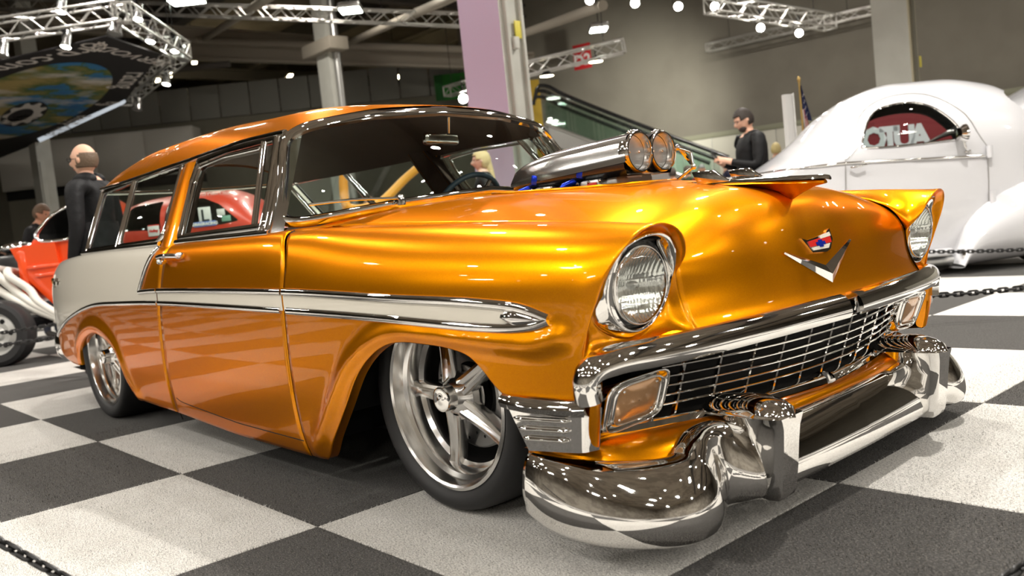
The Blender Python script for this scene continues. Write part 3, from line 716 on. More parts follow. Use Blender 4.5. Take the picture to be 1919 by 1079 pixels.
# deck between belt line and rear, cowl in front of the windshield
BX = np.linspace(-4.2, -.62, 60)
deck = np.stack([np.stack([BX, -YR(BX)*v, ZR(BX)-.004], 1) for v in (1, .93)], 1)
grid('belt_ledge', deck, ORANGE, CAR, mirror=True)
tg = np.stack([np.stack([np.full(9, x), np.linspace(-1, 1, 9)*float(YR(x)), np.full(9, float(ZR(x))-.006)], 1) for x in np.linspace(-4.2, -3.12, 10)])
grid('tailgate', tg, CREAM, CAR)
cw = []
for v in np.linspace(-1, 1, 41):
    y = .80*v; a = np.array([XB(y)+.004, y, ZB(y)-.016]); ys = .69*v
    bb = 1-abs(v)**2.6; c = np.array([-.655*(1-bb)-.52*bb, ys, .868*(1-bb)+.927*bb-.002]); row = []
    for t in np.linspace(0, 1, 6): p_ = a*(1-t)+c*t; p_[2] -= .008*math.sin(PI*t); row.append(p_)
    cw.append(row)
grid('cowl', np.array(cw), ORANGE, CAR)
# corner filler between cowl, fender and door
for s in (1, -1):
    R_ = []
    for t in np.linspace(0, 1, 8):
        x = -.92*(1-t)+-.55*t; R_.append([(x, -s*float(YR(x)), float(ZR(x))-.001), (x, -s*(float(YR(x))*.6+.4*.70), float(ZR(x))+.004), (x+.03, -s*.69, float(ZR(x))+.008)])
    grid('cowl_side', np.array(R_), ORANGE, CAR, flip=(s < 0))
# wipers
for s, y0 in ((-1, -.42), (1, .30)):
    a = np.array([-.60+.0, y0, .94]); p_ = [(-.615, y0, .945), (-.64, y0-.18, .952), (-.675, y0-.34, .947)]
    tube('wiper_arm', cr(p_, 10), .005, CHROME, CAR, 6)
    lathe('wiper_pivot', [(0, .02), (.012, .018), (.016, 0), (.016, -.02)], CHROME, CAR, 'z', 14, (-.612, y0, .94))
# --- interior
def seat(x0, y0, wd, nm):
    o = bpy.data.objects.new(nm, None); link(o, CAR)
    box('seat_cushion', (x0, y0, .42), (.52, wd, .18), LEATHER, o, .05, None, 3)
    box('seat_back', (x0-.30, y0, .66), (.16, wd, .50), LEATHER, o, .06, (0, -.22, 0), 3)
seat(-1.55, 0, 1.25, 'front_bench'); seat(-2.35, 0, 1.25, 'rear_bench')
dash = [(-.86, .60), (-.80, .86), (-.95, .895), (-1.02, .86), (-1.03, .74), (-.98, .60)]
prism('dashboard', dash, lambda a, c, d: (a, d, c), (-.70, .70), LEATHER, CAR, .015)
stw = bpy.data.objects.new('steering_wheel', None); link(stw, CAR); stw.location = (-1.24, .40, .885); stw.rotation_euler = (0, -1.05, 0)
tube('wheel_rim', [(.20*math.cos(t), .20*math.sin(t), 0) for t in np.linspace(0, 2*PI, 40, endpoint=False)], .013, pbr('blue_grey_rim', (.06, .10, .14), .3), stw, 10, True)
for k in range(3):
    t = k*2*PI/3+.5; tube('wheel_spoke', [(0, 0, -.02), (.2*math.cos(t), .2*math.sin(t), 0)], .010, CHROME, stw, 8)
tube('steering_column', [(-1.24, .40, .885), (-.9, .40, .68)], .022, BLACK, CAR, 10)
mir = bpy.data.objects.new('rear_view_mirror', None); link(mir, CAR)
box('mirror_shell', (-.965, .07, 1.204), (.035, .20, .052), CHROME, mir, .014, (0, 0, .12), 3)
tube('mirror_stem', [(-.945, .10, 1.225), (-.92, .09, 1.29)], .006, CHROME, mir, 8)
# inner body: floor pan, firewall, dark door inner faces
FL = pbr('dark_trim', (.02, .014, .010), .8)
mk('floor_pan', [(-4.0, -.70, .20), (-.75, -.84, .16), (-.75, .84, .16), (-4.0, .70, .20)], [(0, 1, 2, 3)], FL, CAR)
mk('firewall', [(-.72, -.80, .12), (-.72, .80, .12), (-.72, .80, .86), (-.72, -.80, .86)], [(0, 1, 2, 3)], DARK, CAR)
ix = np.linspace(-3.9, -.76, 20)
grid('inner_panel', np.stack([np.stack([ix, -(YR(ix)-.035), np.full(20, z)], 1) for z in (.2, .5, .86)], 1), LEATHER, CAR, mirror=True)
# --- wheels: tyre, stepped rim, five twin-ridged spokes, cap, brake disc
def make_wheel(R, Rr, width, face, spoke0, name='wheel'):
    """axis along -y (outer side at y = 0, inner side positive)."""
    t = bpy.data.objects.new(name, None); link(t, CAR)
    d = width
    tyre = [(Rr-.004, .006), (Rr+.006, -.004), (Rr+.018, -.014), (R-.030, -.020), (R-.012, -.012), (R-.003, .010), (R, .035), (R, d-.02), (R-.003, d+.012), (R-.03, d+.03), (Rr, d+.02)]
    lathe('tyre', [(r, a) for r, a in cr([(p[0], p[1], 0) for p in tyre], 44)[:, :2]], RUBBER, t, 'y', 80, sharp=60)
    for k in (-.3, 0, .3):
        pass
    rim = [(Rr-.003, .012), (Rr+.004, .002), (Rr+.003, -.006), (Rr-.006, -.009), (Rr-.013, -.004), (Rr-.016, .010), (Rr-.020, .030), (Rr-.034, .036), (Rr-.038, .046), (Rr-.042, .075), (Rr-.055, .085), (Rr-.058, .12), (Rr-.058, d)]
    lathe('rim', rim, STEEL, t, 'y', 80, sharp=25)
    lathe('wheel_back', [(Rr-.056, d-.02), (.02, d-.03)], DARK, t, 'y', 40)
    for k in range(5):
        a = spoke0+k*2*PI/5; ca, sa = math.cos(a), math.sin(a)
        R0, R1 = .050, Rr-.036
        secs = []
        for i in range(9):
            u = i/8; r = R0+(R1-R0)*u; w_ = .030-.010*u+.010*max(0, (u-.85)/.15)**2; yy = .030+.030*math.sin(u*PI/2); dp = .036
            ridge = .010
            pr = [(-w_, yy+dp), (-w_, yy+.010), (-w_*.86, yy), (-w_*.5, yy-ridge*.3), (-w_*.28, yy+.004), (0, yy+.009), (w_*.28, yy+.004), (w_*.5, yy-ridge*.3), (w_*.86, yy), (w_, yy+.010), (w_, yy+dp)]
            secs.append([(r*ca-q*sa, y_, r*sa+q*ca) for q, y_ in pr])
        P_ = np.array(secs); m = P_.shape[1]
        mk('spoke', P_.reshape(-1, 3), gridf(9, m, False, True), STEEL, t, True, 28)
    lathe('hub', [(.075, .072), (.072, .050), (.058, .038), (.050, .028), (.040, .020), (.038, -.006)], STEEL, t, 'y', 32)
    lathe('hub_cap', [(.038, -.006), (.036, -.012), (.028, -.014), (.020, -.0125), (.012, -.015), (0, -.0155)], CHROME, t, 'y', 32)
    lathe('hub_plate', [(.085, .082), (.083, .078), (.04, .074)], SATIN, t, 'y', 32)
    for k in range(5):
        a = spoke0+(k+.5)*2*PI/5; lathe('lug_hole', [(.011, .074), (.011, .0735), (0, .0733)], DARK, t, 'y', 12, (.062*math.cos(a), 0, .062*math.sin(a)))
    lathe('brake_disc', [(.17, .13), (.17, .112), (.165, .108), (.09, .108)], pbr('grey_steel', (.22, .22, .22), .3, 1), t, 'y', 48)
    for k in range(24):
        a = k*2*PI/24; rr = .125+.012*(k % 3)
        lathe('disc_hole', [(.005, .107), (0, .1068)], DARK, t, 'y', 8, (rr*math.cos(a), 0, rr*math.sin(a)))
    P_ = [(math.cos(a)*r, y_, math.sin(a)*r) for a in np.linspace(-.45, .45, 9) for (r, y_) in ((.12, .095), (.185, .095), (.19, .15), (.12, .15))]
    mk('brake_caliper', P_, gridf(9, 4, False, True)+[(0, 1, 2, 3), (35, 34, 33, 32)], SATIN, t, True, 30)
    return t
def place(t, loc, flip=False):
    t.location = loc
    if flip: t.rotation_euler = (0, 0, PI)
def dup(root, parent=None):
    r = root.copy(); COL.objects.link(r); r.parent = parent if parent else root.parent
    for ch in root.children:
        c = ch.copy(); COL.objects.link(c); c.parent = r
        for g_ in ch.children: d = g_.copy(); COL.objects.link(d); d.parent = c
    return r
wf = make_wheel(.330, .264, .215, 0, PI); place(wf, (0, -.783, .330))
w2 = dup(wf); place(w2, (0, .783, .330), True)
wr = make_wheel(.334, .258, .25, 0, PI*.9); place(wr, (-2.921, -.8186, .334))
w4 = dup(wr); place(w4, (-2.921, .8186, .334), True)
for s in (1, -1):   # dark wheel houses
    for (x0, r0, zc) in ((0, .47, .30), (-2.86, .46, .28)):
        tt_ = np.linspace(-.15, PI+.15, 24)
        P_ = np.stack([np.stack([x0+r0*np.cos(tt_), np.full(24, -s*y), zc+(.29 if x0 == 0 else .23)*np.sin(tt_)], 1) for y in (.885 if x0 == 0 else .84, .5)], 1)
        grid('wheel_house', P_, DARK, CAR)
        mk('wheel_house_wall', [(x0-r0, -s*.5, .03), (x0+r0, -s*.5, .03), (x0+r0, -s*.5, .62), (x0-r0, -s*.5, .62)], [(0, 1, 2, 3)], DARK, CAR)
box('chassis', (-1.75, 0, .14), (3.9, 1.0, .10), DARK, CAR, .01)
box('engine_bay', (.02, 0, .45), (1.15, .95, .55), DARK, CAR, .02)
# --- headlamps
LENS = None
def lamp_glass():
    m = pbr('lamp_lens', (.95, .97, .96), .05, 0, 0, trans=1.0, ior=1.18); return m
LENS = glass('lamp_lens', (.93, .95, .93), .02, 1.6)
REFL = pbr('lamp_reflector', (.92, .93, .92), .12, 1)
for s in (1, -1):
    hl = bpy.data.objects.new('headlamp', None); link(hl, CAR)
    def lrm(r, dx, tilt, n=64):
        t = np.linspace(0, 2*PI, n, endpoint=False)
        return np.stack([HC[0]+dx+tilt*r*np.sin(t), (HC[1]+r*np.cos(t))*s, HC[2]+r*np.sin(t)], 1)
    # bezel, wider at the lower outer and upper inner side
    t = np.linspace(0, 2*PI, 64, endpoint=False)
    OB = bez_loop(t, .995, .0)*np.array([1, s, 1]); cc = np.array([HC[0], HC[1]*s, HC[2]])
    rows = [OB+[-.02, 0, 0], OB, OB*.97+cc*.03+[.004, 0, 0], (OB*.5+lrm(.102, .002, .16)*.5), lrm(.1005, -.003, .14), lrm(.0995, -.024, .12)]
    grid('headlamp_bezel', np.stack(rows), CHROME, hl, cv=True, flip=(s < 0))
    grid('lamp_seal', np.stack([lrm(.100, -.022, .12), lrm(.096, -.018, .12), lrm(.0895, -.012, .10)]), BLACK, hl, cv=True, flip=(s < 0))
    grid('lamp_rim', np.stack([lrm(.0905, -.016, .10), lrm(.0900, -.003, .10), lrm(.0885, .001, .10), lrm(.0865, .000, .10)]), CHROME, hl, cv=True, flip=(s < 0))
    # fluted lens
    nr, nt_ = 26, 180; tq = np.linspace(0, 2*PI, nt_, endpoint=False); V = []
    for r in np.linspace(.001, .0875, nr):
        y = r*np.cos(tq); z = r*np.sin(tq)
        fl = .0011*np.sin(2*PI*y/.0075)*np.clip((.085-r)/.01, 0, 1)*np.where(np.abs(z-.01) < .014, .3, 1)
        x = HC[0]+.010+.020*(1-(r/.0875)**2)+.10*z+fl-.010
        V.append(np.stack([x, (HC[1]+y)*s, HC[2]+z], 1))
    grid('headlamp_lens', np.array(V), LENS, hl, cv=True, flip=(s < 0))
    V = []
    for r in np.linspace(.001, .086, 44):
        yy_ = r*np.cos(tq); zz_ = r*np.sin(tq); x = HC[0]-.055+.050*(r/.086)**2+.10*zz_+.0016*np.sin(2*PI*yy_/.0085)*np.where(np.abs(zz_-.012) < .012, .25, 1)+.0012*np.sign(zz_-.012); V.append(np.stack([x, (HC[1]+r*np.cos(tq))*s, HC[2]+r*np.sin(tq)], 1))
    grid('lamp_reflector', np.array(V), REFL, hl, cv=True, flip=(s < 0))
    ellipsoid('lamp_bulb', (HC[0]-.03, HC[1]*s, HC[2]), (.018, .011, .011), SATIN, hl)
# --- upper grille bar with bent ends running down into the fender wings
UB = [(.684, -.900, .398), (.682, -.904, .425), (.686, -.903, .452), (.700, -.888, .475), (.725, -.84, .487), (.752, -.76, .488), (.775, -.66, .488), (.795, -.53, .489), (.815, -.36, .490), (.83, -.18, .491), (.842, -.03, .492)]
pu = cr(UB, 60)
BARP = [(.016, .030), (.024, .018), (.024, .004), (.018, -.014), (.006, -.028), (-.010, -.034), (-.024, -.030), (-.014, .032)]
def outward(P_, dz=.35):
    d = np.gradient(P_, axis=0); n_ = np.stack([-d[:, 1], d[:, 0], 0*d[:, 0]], 1); n_ /= np.linalg.norm(n_, axis=1)[:, None]+1e-9
    n_ *= np.sign(n_[:, :1]*.3-np.sign(P_[:, 1:2])*0+1e-9)
    return n_+np.array([0, 0, 0])
ub = bpy.data.objects.new('grille_bar', None); link(ub, CAR)
for s in (1, -1):
    seg = pu*np.array([1, s, 1]); k0 = int(len(seg)*.42)
    for a, c in ((0, k0), (k0, len(seg))):
        q = seg[a:c+1 if c < len(seg) else c]
        nrm = np.stack([np.full(len(q), .9), -s*np.interp(np.abs(q[:, 1]), [.0, .7, .86, .895, .91], [.05, .15, .7, 1.4, 2.2]), np.zeros(len(q))], 1)
        sweep('upper_bar', q, BARP if s == 1 else [(p_[0], -p_[1]) for p_ in BARP][::-1], CHROME, ub, up=nrm*np.array([1, 1, 1]))
# --- grille: six horizontal and eleven vertical bars in front of a dark opening
gr = bpy.data.objects.new('grille', None); link(gr, CAR)
def gx_(y, z): 
    c = .742+(z-.30)*.36; e = .640+(z-.30)*.36; return c-(c-e)*(abs(y)/.64)**2.0
for z in (.455, .4315, .406, .382, .358, .334):
    ys = np.linspace(-.645, .645, 41); p_ = np.array([(gx_(y, z), y, z-.006*(1-(y/.645)**2)) for y in ys])
    sweep('grille_slat', p_, [(.006, -.0028), (.0085, -.001), (.0085, .001), (.005, .0030), (-.008, .0028), (-.008, -.0028)], CHROME, gr, up=(1, 0, 0))
for y in (0, .115, .23, .345, .46, .572, -.115, -.23, -.345, -.46, -.572):
    p_ = np.array([(gx_(y, z)-.008, y, z-.006) for z in (.30, .36, .41, .475)])
    sweep('grille_upright', p_, [(.004, -.003), (.007, 0), (.004, .003), (-.006, .003), (-.006, -.003)], CHROME, gr, up=(1, 0, 0))
ys = np.linspace(-.66, .66, 21)
grid('grille_opening', np.array([[(gx_(y, z)-.07, y, z) for z in (.27, .4, .50)] for y in ys]), DARK, gr)
# lower bar
LBp = [(.585, -.80, .300), (.615, -.72, .292), (.648, -.62, .289), (.69, -.46, .285), (.726, -.26, .281), (.752, -.02, .278)]
pl_ = cr(LBp, 40)
for s in (1, -1):
    q = pl_*np.array([1, s, 1]); pr = [(.012, -.018), (.019, -.008), (.018, .006), (.008, .018), (-.014, .024), (-.014, -.020)]
    sweep('lower_bar', q, [(p_[0], -p_[1]) for p_ in pr][::-1] if s == 1 else pr, CHROME, ub, up=(1, -.4*s, .25))
# --- parking lamps
AMBER = pbr('parking_lens', (.58, .33, .16), .16, .45, .7, .05, bump=(90, .25, .002))
TI, TO, BO, BI = [np.array(v) for v in ((.699, -.656, .420), (.690, -.816, .414), (.651, -.810, .315), (.665, -.658, .325))]
def pk(u, v, d=0.):
    p_ = (BI*(1-u)+BO*u)*(1-v)+(TI*(1-u)+TO*u)*v
    return p_+np.array([.95, -.15, .25])*d
for s in (1, -1):
    pk_ = bpy.data.objects.new('parking_lamp', None); link(pk_, CAR)
    t = np.linspace(0, 2*PI, 64, endpoint=False); a, c = sup(t, 5)
    def pr_(k, d): return np.array([pk(.5+.5*k*x_, .5+.5*k*y_, d) for x_, y_ in zip(a, c)])*np.array([1, s, 1])
    grid('lamp_lens', np.stack([pr_(k, .004+.010*(1-k*k)) for k in np.linspace(.02, .94, 10)]), AMBER, pk_, cv=True, flip=(s > 0))
    for k in range(9):
        pass
    grid('lamp_frame', np.stack([pr_(.90, .000), pr_(.93, .010), pr_(.99, .014), pr_(1.05, .004), pr_(1.10, -.02), pr_(1.14, -.012), pr_(1.2, .008), pr_(1.27, .012), pr_(1.34, .000), pr_(1.40, -.03)]), CHROME, pk_, cv=True, flip=(s > 0))
    for x_, y_ in ((-.8, -.8), (.8, -.8), (-.8, .8), (.8, .8)):
        c3 = pk(.5+.5*.86*x_, .5+.5*.86*y_, .010)*np.array([1, s, 1]); ellipsoid('lamp_screw', c3, (.003, .004, .004), CHROME, pk_, 8, 6)
# orange corner between parking lamp and wing
for s in (1, -1):
    cr_ = np.array([[(.690, -.905, .40), (.700, -.888, .44), (.70, -.86, .47)], [(.685, -.903, .36), (.697, -.875, .37), (.675, -.85, .38)], [(.668, -.898, .30), (.68, -.868, .29), (.64, -.84, .29)]])*np.array([1, s, 1])
    o = grid('corner_panel', cr_, ORANGE, CAR, flip=(s < 0)); md = o.modifiers.new('smooth', 'SUBSURF'); md.levels = md.render_levels = 2
# --- fender wings: chrome plate with a rounded ledge and three ribs
for s in (1, -1):
    wing = bpy.data.objects.new('fender_wing', None); link(wing, CAR)
    R_ = []
    for t in np.linspace(0, 1, 14):
        row = []
        for z_t in np.linspace(0, 1, 10):
            xa = .486-.050*z_t; xb = .668+.024*z_t; za = .272+.105*z_t; zb = .284+.100*z_t
            x = xa*(1-t)+xb*t; z = za*(1-t)+zb*t
            y = -(PL(x)+.006-.035*max(0, (t-.86)/.14)**2-.006*(1-z_t)); row.append((x, y*s, z))
        R_.append(row)
    grid('wing_plate', np.array(R_), CHROME, wing, flip=(s > 0))
    lp = cr([(.422, -.918, .388), (.47, -.926, .386), (.56, -.924, .384), (.64, -.914, .385), (.682, -.904, .388)], 30)*np.array([1, s, 1])
    up_ = np.tile(np.array([0, -s, .25]), (30, 1))
    sweep('wing_ledge', lp, [(-.012, -.019), (.008, -.018), (.016, -.008), (.017, .004), (.010, .015), (-.012, .018)], CHROME, wing, up=up_)
    for k, (xa, xb, z) in enumerate(((.452, .630, .350), (.466, .625, .327), (.478, .618, .304))):
        p_ = lin([(xa, z), (xb, z+.006)], 12); P3 = np.stack([p_[:, 0], -(PL(p_[:, 0])+.004), p_[:, 1]], 1)*np.array([1, s, 1])
        sweep('wing_rib', P3, halfround(.009, .013), CHROME, wing, up=(0, -s, 0), scale=[.3]+[1]*10+[.3])
# --- painted pan between grille and bumper
tp = cr([(.775, 0, .272), (.752, -.25, .276), (.715, -.45, .280), (.675, -.60, .284), (.63, -.72, .286), (.58, -.82, .286), (.50, -.885, .280), (.455, -.90, .272)], 40)
bt_ = cr([(.800, 0, .238), (.795, -.25, .238), (.778, -.45, .240), (.755, -.60, .234), (.728, -.72, .226), (.66, -.82, .224), (.54, -.875, .232), (.445, -.885, .240)], 40)
R_ = np.stack([tp*(1-t)+bt_*t+np.array([.012*math.sin(PI*t), 0, .010*math.sin(PI*t)]) for t in np.linspace(0, 1, 8)], 1)
R_ = np.concatenate([R_, (R_[::-1]*np.array([1, -1, 1]))[1:]], 0)
grid('front_pan', R_, ORANGE, CAR)
# --- bumper
BP = np.array([  # y, x, top z, top in, belly z, bottom z, bottom in
    (0, .872, .250, .080, .118, .100, .022), (.15, .870, .250, .080, .118, .100, .022), (.30, .865, .250, .080, .118, .098, .022), (.42, .858, .252, .080, .118, .095, .024),
    (.49, .848, .258, .080, .122, .090, .030), (.535, .826, .272, .060, .130, .085, .040), (.565, .806, .288, .045, .140, .080, .045), (.595, .805, .284, .055, .135, .074, .048), (.63, .826, .262, .070, .125, .066, .050),
    (.68, .848, .246, .080, .115, .060, .050), (.74, .845, .240, .085, .110, .056, .050), (.80, .815, .239, .085, .110, .055, .050), (.86, .755, .241, .080, .112, .058, .048), (.905, .68, .246, .065, .120, .064, .042), (.93, .60, .252, .048, .13, .076, .034), (.938, .53, .258, .036, .15, .095, .026), (.932, .475, .262, .030, .17, .115, .02)])
L_ = np.concatenate([[0], np.cumsum(np.hypot(np.diff(BP[:, 0]), np.diff(BP[:, 1])))])
bx = cr(np.column_stack([BP[:, 1], -BP[:, 0], 0*BP[:, 0]]), 110); q = np.linspace(0, L_[-1], 110)
par = [np.interp(q, L_, BP[:, k]) for k in range(2, 7)]
for k in range(5):      # soften
    for _ in range(6): par[k][1:-1] = .25*par[k][:-2]+.5*par[k][1:-1]+.25*par[k][2:]
T_ = np.gradient(bx, axis=0); T_ /= np.linalg.norm(T_, axis=1)[:, None]
for _ in range(10): T_[1:-1] = .25*T_[:-2]+.5*T_[1:-1]+.25*T_[2:]
Nn = np.stack([-T_[:, 1], T_[:, 0], 0*T_[:, 0]], 1); Nn /= np.linalg.norm(Nn, axis=1)[:, None]
secs = []
for i in range(110):
    zt, ti, zb, zo, bi = [p_[i] for p_ in par]; P0 = bx[i]
    key = [(zt-.012, ti+.035), (zt-.004, ti+.022), (zt, ti), (zt-.010, ti*.62), (zt*.62+zb*.38, ti*.26), (zt*.28+zb*.72, ti*.05), (zb, 0), (zb*.6+zo*.4, .004), (zb*.22+zo*.78, bi*.30), (zo+.006, bi*.62), (zo, bi*.86), (zo+.002, bi*1.15), (zo+.012, bi*1.3)]
    r_ = cr([(a, c, 0) for a, c in key], 30)
    secs.append(np.stack([P0[0]-Nn[i, 0]*r_[:, 1], P0[1]-Nn[i, 1]*r_[:, 1], r_[:, 0]], 1))
BM = np.array(secs); BM = np.concatenate([(BM[1:][::-1])*np.array([1, -1, 1]), BM], 0)
bumper = grid('front_bumper', BM, CHROME, CAR)
bumper.modifiers.new('thickness', 'SOLIDIFY').thickness = .004
# ledge line near the lower edge
ll = np.array([s_[21] for s_ in secs])
for s in (1, -1):
    gd = bpy.data.objects.new('bumper_guard', None); link(gd, CAR)
    # upright
    R_ = []
    for z, xf, wf_, dp in ((.082, .868, .026, .09), (.090, .878, .034, .10), (.105, .884, .037, .10), (.16, .893, .0375, .11), (.22, .900, .038, .12), (.262, .905, .041, .13), (.282, .908, .050, .15), (.290, .908, .054, .16)):
        y0 = -.447; a = [(xf-dp, -wf_*1.25), (xf-.03, -wf_*1.15), (xf-.008, -wf_*1.0), (xf-.001, -wf_*.9), (xf, 0), (xf-.001, wf_*.9), (xf-.008, wf_), (xf-.03, wf_*1.15), (xf-dp, wf_*1.25)]
        R_.append([(p_[0], (y0+p_[1])*s, z) for p_ in a])
    R_ = np.array(R_); V = R_.reshape(-1, 3); mk('guard_post', V, gridf(8, 9, False, True)+[tuple(range(9)), tuple(range(63, 72))[::-1]], CHROME, gd, True, 50)
    # bullet cap reaching back to the grille
    V = []
    for i in range(13):
        u = i/12; x = .915-.225*u; w_ = .062*math.sqrt(max(0, 1-(max(0, .42-u)/.42)**2.2))*(1-.10*u); h = .050*math.sqrt(max(0, 1-(max(0, .5-u)/.5)**2.0)) if u < .5 else .050-.012*(u-.5)*2
        w_ = max(w_, .002); h = max(h, .002)
        for k in range(17):
            t = PI*k/16; V.append((x, (-.447+w_*math.cos(t))*s, .286+.002*u+h*math.sin(t)))
    mk('guard_cap', V, gridf(13, 17)+[tuple(i*17 for i in range(13))+tuple(i*17+16 for i in range(12, -1, -1))], CHROME, gd, True, 60)
# --- rear bumper seen past the tail
rb = cr([(-4.05, -.70, .34), (-4.14, -.715, .34), (-4.24, -.69, .34), (-4.34, -.58, .34), (-4.38, 0, .34)], 30); rb = np.vstack([rb, (rb[::-1]*np.array([1, -1, 1]))[1:]])
sweep('rear_bumper', rb, [(0, -.085), (.02, -.06), (.03, 0), (.02, .06), (0, .085), (-.01, 0)], CHROME, CAR, up=np.stack([rb[:, 0]+3.4, rb[:, 1], 0*rb[:, 0]], 1))
for s in (1, -1):
    lathe('tail_lamp', [(0, -.03), (.035, -.02), (.05, 0), (.05, .05)], RED, CAR, 'x', 20, (-4.19, -s*.50, .62))
# --- door handle and script
for s in (1, -1):
    dh = bpy.data.objects.new('door_handle', None); link(dh, CAR)
    for x in (-1.70, -1.49):
        y = float(side_y(x, .822)); ellipsoid('handle_boss', (x, (y-.012)*s, .822), (.020, .022, .014), CHROME, dh, 12, 8)
    p_ = [(-1.71, float(side_y(-1.7, .826))-.025, .826), (-1.60, float(side_y(-1.6, .828))-.042, .828), (-1.48, float(side_y(-1.5, .822))-.020, .822)]
    tube('handle_bar', cr(p_, 12)*np.array([1, s, 1]), .010, CHROME, dh, 10)
    y = float(side_y(-1.66, .80)); ellipsoid('push_button', (-1.655, (y-.022)*s, .806), (.016, .022, .013), CHROME, dh, 12, 8)
    x0 = -3.70; y = float(side_y(x0, .75))*s
    text('script_emblem', 'Bel Air', .085, (x0, y-.006*s, .742), CHROME, quarter[0] if s == 1 else quarter[1], .003, (1 if s == 1 else -1, -.11 if s == 1 else -.11, 0), (0, 0, 1))
    box('gold_badge', (x0-.24, float(side_y(x0-.24, .755))*s, .758), (.05, .012, .035), pbr('gold', (.75, .55, .15), .25, 1), quarter[0] if s == 1 else quarter[1], .006)
# --- blower scoop: polished twin bore scoop on a black base, carburettors underneath
ENG = bpy.data.objects.new('hood_scoop', None); link(ENG, CAR)
ax = np.array([.21, 0, .998]); TILT = .06
POL = pbr('polished_scoop', (.90, .89, .88), .14, 1)
secs = []
for i, x in enumerate(np.concatenate([np.linspace(.205, -.05, 12), np.linspace(-.08, -.36, 18)])):
    u = max(0, (-.05-x)/.31); top = .066*math.sqrt(max(0., 1-u**2.3)); w_ = .128-.02*u**2
    zc = .995+.045*(x-.2); row = []
    bot = .03
    for k in range(33):
        t = k/32*PI; y = w_*math.cos(t)
        # twin rounded crown
        lobe = abs(y)-.060; z = top*(1-(min(abs(lobe), .066)/.075)**2*.85)**.5 if top > 0 else 0
        sd = .0 if abs(y) < .118 else 0
        z = z*np.clip((w_-abs(y))/.016, 0, 1)**.5 - (.018)*(1-np.clip((w_-abs(y))/.012, 0, 1))
        row.append((x, y, zc+z))
    row = [(x, w_, zc-.030)]+row+[(x, -w_, zc-.030)]
    secs.append(row)
grid('scoop_shell', np.array(secs), POL, ENG, flip=True)
sb = []
for x in np.linspace(.195, -.375, 20):
    u = max(0, (-.2-x)/.175); w_ = .124*(1-.35*u**2); zc = .995+.045*(x-.2); sb.append([(x, w_, zc-.026), (x, w_*1.0, zc-.045), (x, w_*.9, .925), (x, -w_*.9, .925), (x, -w_, zc-.045), (x, -w_, zc-.026)])
grid('scoop_base', np.array(sb), BLACK, ENG)
for s in (-1, 1):   # bores with butterflies
    c = (.208, s*.0605, .996)
    lathe('scoop_bore', [(.066, -.03), (.067, .002), (.064, .008), (.060, .008), (.057, -.002), (.056, -.045)], CHROME, ENG, 'x', 40, c)
    lathe('butterfly', [(.0555, -.028), (.055, -.024), (0, -.024)], pbr('brushed_disc', (.70, .70, .69), .32, .85), ENG, 'x', 40, c)
    for dy in (-.024, .024): ellipsoid('butterfly_screw', (c[0]-.020, c[1]+dy, c[2]+.002), (.006, .005, .005), CHROME, ENG, 10, 8)
    for k in range(5):
        a = PI/2+(k-2)*.20; ellipsoid('scoop_rivet', (c[0]-.012, c[1]+.069*math.cos(a), c[2]+.069*math.sin(a)), (.006, .005, .005), CHROME, ENG, 8, 6)
mk('scoop_face', [(.172, -.10, .925), (.172, .10, .925), (.172, .10, .99), (.172, -.10, .99)], [(0, 1, 2, 3)], POL, ENG)
for x in (-.20, .02):     # blue fuel fittings and carburettor bodies
    carb = bpy.data.objects.new('carburettor', None); link(carb, CAR)
    lathe('carb_top', [(0, .950), (.085, .950), (.092, .944), (.092, .932), (.080, .930)], SATIN, carb, 'z', 32, (x+.03, 0, -.012))
    box('carb_body', (x+.03, 0, .905), (.17, .19, .050), SATIN, carb, .012)
    box('float_bowl', (x+.03, -.112, .905), (.085, .05, .042), SATIN, carb, .010)
    for dx in (-.05, 0, .05): ellipsoid('carb_screw', (x+.03+dx, -.138, .918), (.006, .005, .006), CHROME, carb, 8, 6)
    box('carb_badge', (x+.045, -.1385, .906), (.042, .004, .020), RED, carb, .002)
    tube('fuel_hose', cr([(x-.055, -.11, .93), (x-.075, -.15, .915), (x-.085, -.15, .895), (x-.06, -.12, .885)], 14), .010, BLUE, carb, 10)
    box('blue_fitting', (x-.02, -.118, .953), (.03, .016, .036), BLUE, carb, .006, (0, .25, 0))
for (a, c) in (((.215, .135, 1.005), (.255, .150, .985)), ((.255, .150, .985), (.262, .15, .935)), ((.262, .150, .935), (.20, .13, .895))):
    tube('throttle_link', [a, c], .005, CHROME, ENG, 8)
for p_ in ((.215, .135, 1.005), (.262, .15, .935)): ellipsoid('link_joint', p_, (.010, .010, .010), CHROME, ENG, 10, 8)
mk('throttle_lever', [(.225, .138, 1.01), (.262, .148, .94), (.252, .150, .938), (.212, .140, 1.0), (.225, .146, 1.01), (.262, .156, .94), (.252, .158, .938), (.212, .148, 1.0)], [(0, 1, 2, 3), (7, 6, 5, 4), (0, 4, 5, 1), (1, 5, 6, 2), (2, 6, 7, 3), (3, 7, 4, 0)], CHROME, ENG, False)
# raised hood collar round the opening
cl = cr([(.17, -.19, 0), (.17, .19, 0), (-.37, .19, 0), (-.37, -.19, 0)], 60, True); cl[:, 2] = [hood_top(p_[0], p_[1])+.001 for p_ in cl]
tube('hood_collar', cl, .007, ORANGE, CAR, 8, True)
